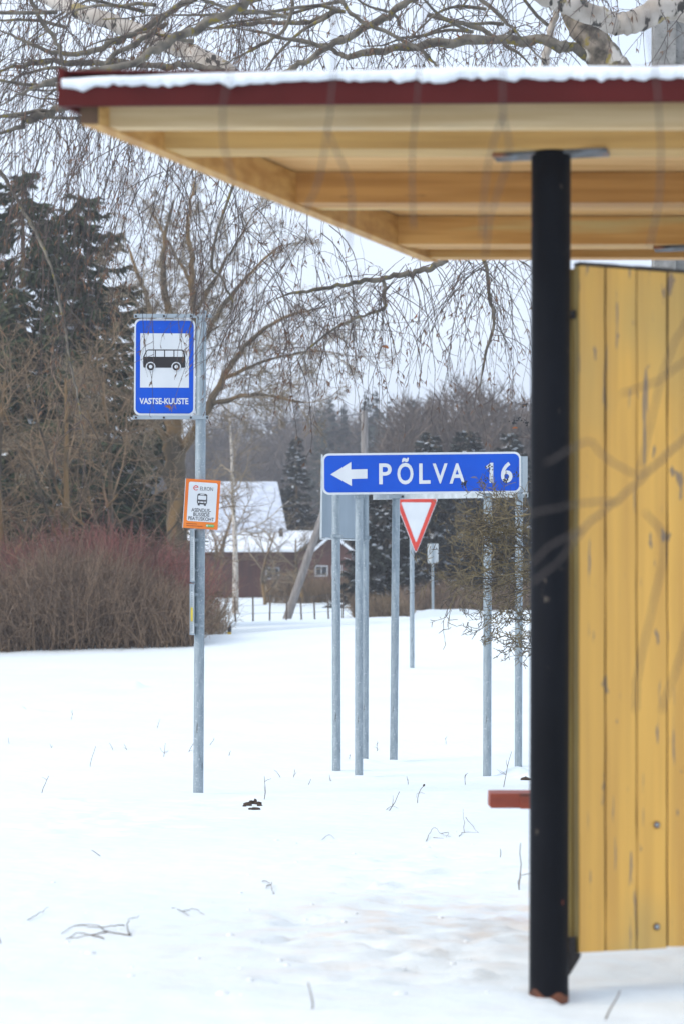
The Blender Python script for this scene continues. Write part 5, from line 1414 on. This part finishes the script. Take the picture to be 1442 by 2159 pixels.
# ------------------------------------------------------------------ small things on the snow
def on_snow(px, py):
    d = F * CH / (py - HY)
    for _ in range(6):
        x = XE(px, d); d = F * (CH - gz(x, d)) / (py - HY)
    return np.array([XE(px, d), d, gz(XE(px, d), d)])
def weed(px, py, hpx, label, group=None, lean=0.1, kids=2, head=False):
    b_ = on_snow(px, py); d = b_[1]; h = hpx / F * d
    out = []
    dd = unit([lean + rng.normal() * .1, rng.normal() * .15, 1])
    pts = [b_ - np.array([0, 0, .03])]
    for i in range(5):
        dd = unit(dd + rng.normal(size=3) * .14); pts.append(pts[-1] + dd * (h + .03) / 5)
    pts = np.array(pts); out.append((pts, np.linspace(.0028, .0016, 6)))
    for k in range(kids):
        i = int(rng.integers(1, 5)); q_ = pts[i]; e = unit(dd + rvec() * .9 + np.array([0, 0, -.1])); L = h * rng.uniform(.25, .6)
        out.append((np.array([q_, q_ + e * L * .5, q_ + unit(e + rvec() * .4) * L]), np.array([.0018, .0015, .0011])))
    V, Q = tubes(out, 4)
    parts = [(V, Q)]
    if head:
        hd = [(np.array([pts[-1] - dd * .004, pts[-1] + dd * .008, pts[-1] + dd * .02]), np.array([.003, .0085, .002]))]
        parts.append(tubes(hd, 8))
    Va, Qa, MI = merge(*parts)
    o = quads_obj('dry_weed', Va, Qa, [M['dry_stem'], M['dirt']][:len(parts)], None, b_, mi=MI)
    tag(o, label, 'weed', group)
GW = 'dry weed stems poking through the snow'
weed(880, 1694, 42, 'thin dark stem with round seed head on the snow right of the middle sign posts', head=True, lean=-.08, kids=2)
weed(88, 1673, 40, 'dark forked dry stem standing in the snow at the left', kids=1, lean=0)
weed(395, 1608, 46, 'dry stem with dark seed head just left of the bus stop post', head=True, lean=.25, kids=1)
weed(345, 1612, 30, 'short branching dry weed left of the bus stop post', kids=3)
weed(190, 1620, 48, 'single straight pale stem on the snow at the left', lean=-.05, kids=0)
weed(150, 1572, 22, 'dark curved dry leaf stem left of the bus stop post, farther back', kids=1)
weed(555, 1690, 50, 'pale stem pair standing behind the soil clump', kids=2, lean=.15)
weed(220, 1806, 26, 'short slanting dry stem in the left foreground snow', kids=0, lean=-.35)
weed(815, 1710, 48, 'pale upright stem under the direction sign', kids=1)
weed(1095, 1877, 100, 'tall thin dry stem beside the black column', lean=-.05, kids=2)
weed(1052, 1808, 22, 'short stem left of the black column', kids=0, lean=.1)
weed(1060, 1660, 80, 'branching dry stem at the foot of the rightmost posts', kids=3, lean=.25)
weed(795, 1604, 22, 'small tuft of weed beside the middle sign post', kids=4)
weed(735, 1608, 10, 'tiny weed tuft between the two left sign posts', kids=2)
for (px, py, h) in ((330, 1580, 24), (240, 1602, 18), (270, 1604, 16), (60, 1565, 14), (20, 1600, 14), (620, 1640, 18), (700, 1648, 16), (480, 1612, 12), (650, 1655, 14), (595, 1640, 22), (440, 1600, 18), (110, 1600, 12), (940, 1600, 14), (860, 1655, 18), (980, 1655, 24)):
    weed(px, py, h, 'small dry stem poking out of the snow', GW, lean=rng.normal() * .25, kids=int(rng.integers(0, 3)))
for (px, py, h) in ((655, 2130, 60), (1270, 2150, 70), (8, 1990, 70)):
    weed(px, py, h, {655: 'blurred dry stem at the bottom edge of the photo', 1270: 'blurred dry stem at the lower right corner below the wall', 8: 'curved stem at the left edge in the lower snow'}[px], lean=.1 if px != 8 else -.15, kids=0)
def fallen(px, py, pts_px, label, r=.0018):
    out = []
    for line in pts_px:
        pts = []
        for (a, b_, hgt) in line:
            q_ = on_snow(a, b_); pts.append(q_ + np.array([0, 0, .004 + hgt]))
        sp_ = spline([list(p_) + [0] for p_ in pts], 5)[:, :3] + rng.normal(size=((len(pts) - 1) * 5 + 1, 3)) * [.0025, .0025, .0012]
        out.append((sp_, np.linspace(r, r * .4, len(sp_))))
    V, Q = tubes(out, 5)
    o = quads_obj('fallen_twig', V, Q, [M['dry_stem']], None, on_snow(px, py)); tag(o, label, 'twig')
fallen(270, 1975, [[(275, 1975, .0), (222, 1967, 0), (205, 1960, .01), (160, 1955, 0), (130, 1972, 0)], [(275, 1975, 0), (270, 1957, .02), (293, 1952, .03)], [(225, 1968, 0), (190, 1975, 0), (145, 1982, 0)], [(262, 1961, .01), (235, 1962, .01), (205, 1958, 0), (155, 1954, 0)], [(218, 1982, 0), (170, 1970, 0), (140, 1983, 0)]], 'branched fallen twig lying on the snow in the left foreground', .0024)
fallen(80, 1935, [[(60, 1943, 0), (85, 1930, .005), (102, 1921, .01)]], 'straight short twig lying left above the branched fallen twig')
fallen(395, 1930, [[(364, 1917, 0), (385, 1925, .0), (400, 1934, 0)], [(385, 1925, 0), (412, 1923, .005), (430, 1931, 0)]], 'thin pale twig lying below the bus stop post')
fallen(568, 1875, [[(553, 1860, 0), (566, 1868, .01), (578, 1884, 0), (574, 1888, 0)], [(566, 1868, 0), (562, 1876, 0)], [(570, 1875, .01), (575, 1866, .01)]], 'small crooked twig lying below the soil clump')
fallen(925, 1768, [[(897, 1776, 0), (914, 1756, .02), (930, 1764, .01), (950, 1767, 0)], [(930, 1764, .01), (945, 1760, .01), (940, 1768, 0)], [(912, 1768, 0), (935, 1770, 0)]], 'bent dark twig on the snow left of the red bench end')
fallen(985, 1757, [[(967, 1766, 0), (977, 1757, .0), (1008, 1758, 0)], [(977, 1757, 0), (976, 1728, .06)], [(981, 1740, .04), (1008, 1758, 0)]], 'angular twig with upright spur below the red bench end')
fallen(827, 1707, [[(814, 1709, 0), (826, 1704, .008), (840, 1707, 0)]], 'short bowed twig lying below the middle sign posts')
fallen(692, 1765, [[(680, 1772, 0), (695, 1765, .006), (708, 1772, 0)]], 'faint thin twig on the snow below the left sign posts', .0014)
# soil clump and snowy stones
def lump(q, c, rx, ry, rz, seed, mi=0, n=14, m=9):
    V, Fc = [], []
    g = np.random.default_rng(seed)
    off = g.random(2) * 50
    for i in range(m + 1):
        th = math.pi * i / m
        for j in range(n):
            ph = 2 * math.pi * j / n
            f = 1 + .28 * float(vnoise(np.array(off[0] + 2.2 * math.cos(ph) * math.sin(th) + 1.7 * math.cos(th)), np.array(off[1] + 2.2 * math.sin(ph) * math.sin(th)), seed)) + .1 * g.normal() * (0.3)
            V.append((c[0] + rx * f * math.sin(th) * math.cos(ph), c[1] + ry * f * math.sin(th) * math.sin(ph), c[2] + rz * f * math.cos(th)))
    for i in range(m):
        for j in range(n):
            Fc.append((i * n + j, (i + 1) * n + j, (i + 1) * n + (j + 1) % n, i * n + (j + 1) % n))
    q.add(V, Fc, mi, True)
c = on_snow(535, 1703)
so = empty('soil_clump', c, 'small dark clump of bare soil on the snow right of the bus stop post', 'soil')
for k, (px, py, rx, rz) in enumerate(((522, 1696, .030, .016), (531, 1693, .028, .018), (545, 1694, .024, .014), (539, 1691, .012, .022), (548, 1697, .018, .010), (540, 1705, .034, .012), (530, 1705, .02, .010), (516, 1698, .014, .009))):
    p = on_snow(px, py + 3); q = MB(); lump(q, p + np.array([0, 0, rz * .4]), rx, rx * .8, rz, 100 + k, n=9, m=6); q.build('clod', M['dirt'], so)
c = on_snow(1098, 1638); q = MB()
for k, (px, py, r) in enumerate(((1108, 1640, .05),)): lump(q, on_snow(px, py) + np.array([0, 0, .0]), r, r * .8, r * .55, 140 + k)
tag(q.build('stone', M['dirt'], None, c), 'dark stone half buried in snow at the foot of the rightmost post', 'stone')
q = MB()
for k in range(70):
    py = random.uniform(1750, 2100); px = random.uniform(480, 1190) + (py - 1930) * -.5
    if random.random() < .35: px = random.uniform(0, 700)
    p = on_snow(px, py); r = random.uniform(.004, .013) if k % 9 else random.uniform(.012, .022)
    lump(q, p + np.array([0, 0, -r * .1]), r, r, r * .55, 200 + k, n=7, m=5)
o = q.build('snow_crumbs', M['roof_snow'], None, on_snow(600, 1950)); tag(o, kind='stuff')

# ------------------------------------------------------------------ winter haze
q = MB(); q.box(-1500, 1500, -420, 1600, -2.5, 60)
vm = bpy.data.materials.new('haze'); vm.use_nodes = True
t = vm.node_tree; t.nodes.remove(t.nodes['Principled BSDF'])
pv = t.nodes.new('ShaderNodeVolumePrincipled')
pv.inputs['Color'].default_value = (0.86, 0.88, 0.94, 1)
pv.inputs['Density'].default_value = HAZE
pv.inputs['Anisotropy'].default_value = 0.2
t.links.new(pv.outputs[0], t.nodes['Material Output'].inputs['Volume'])
tag(q.build('haze', vm), kind='stuff')
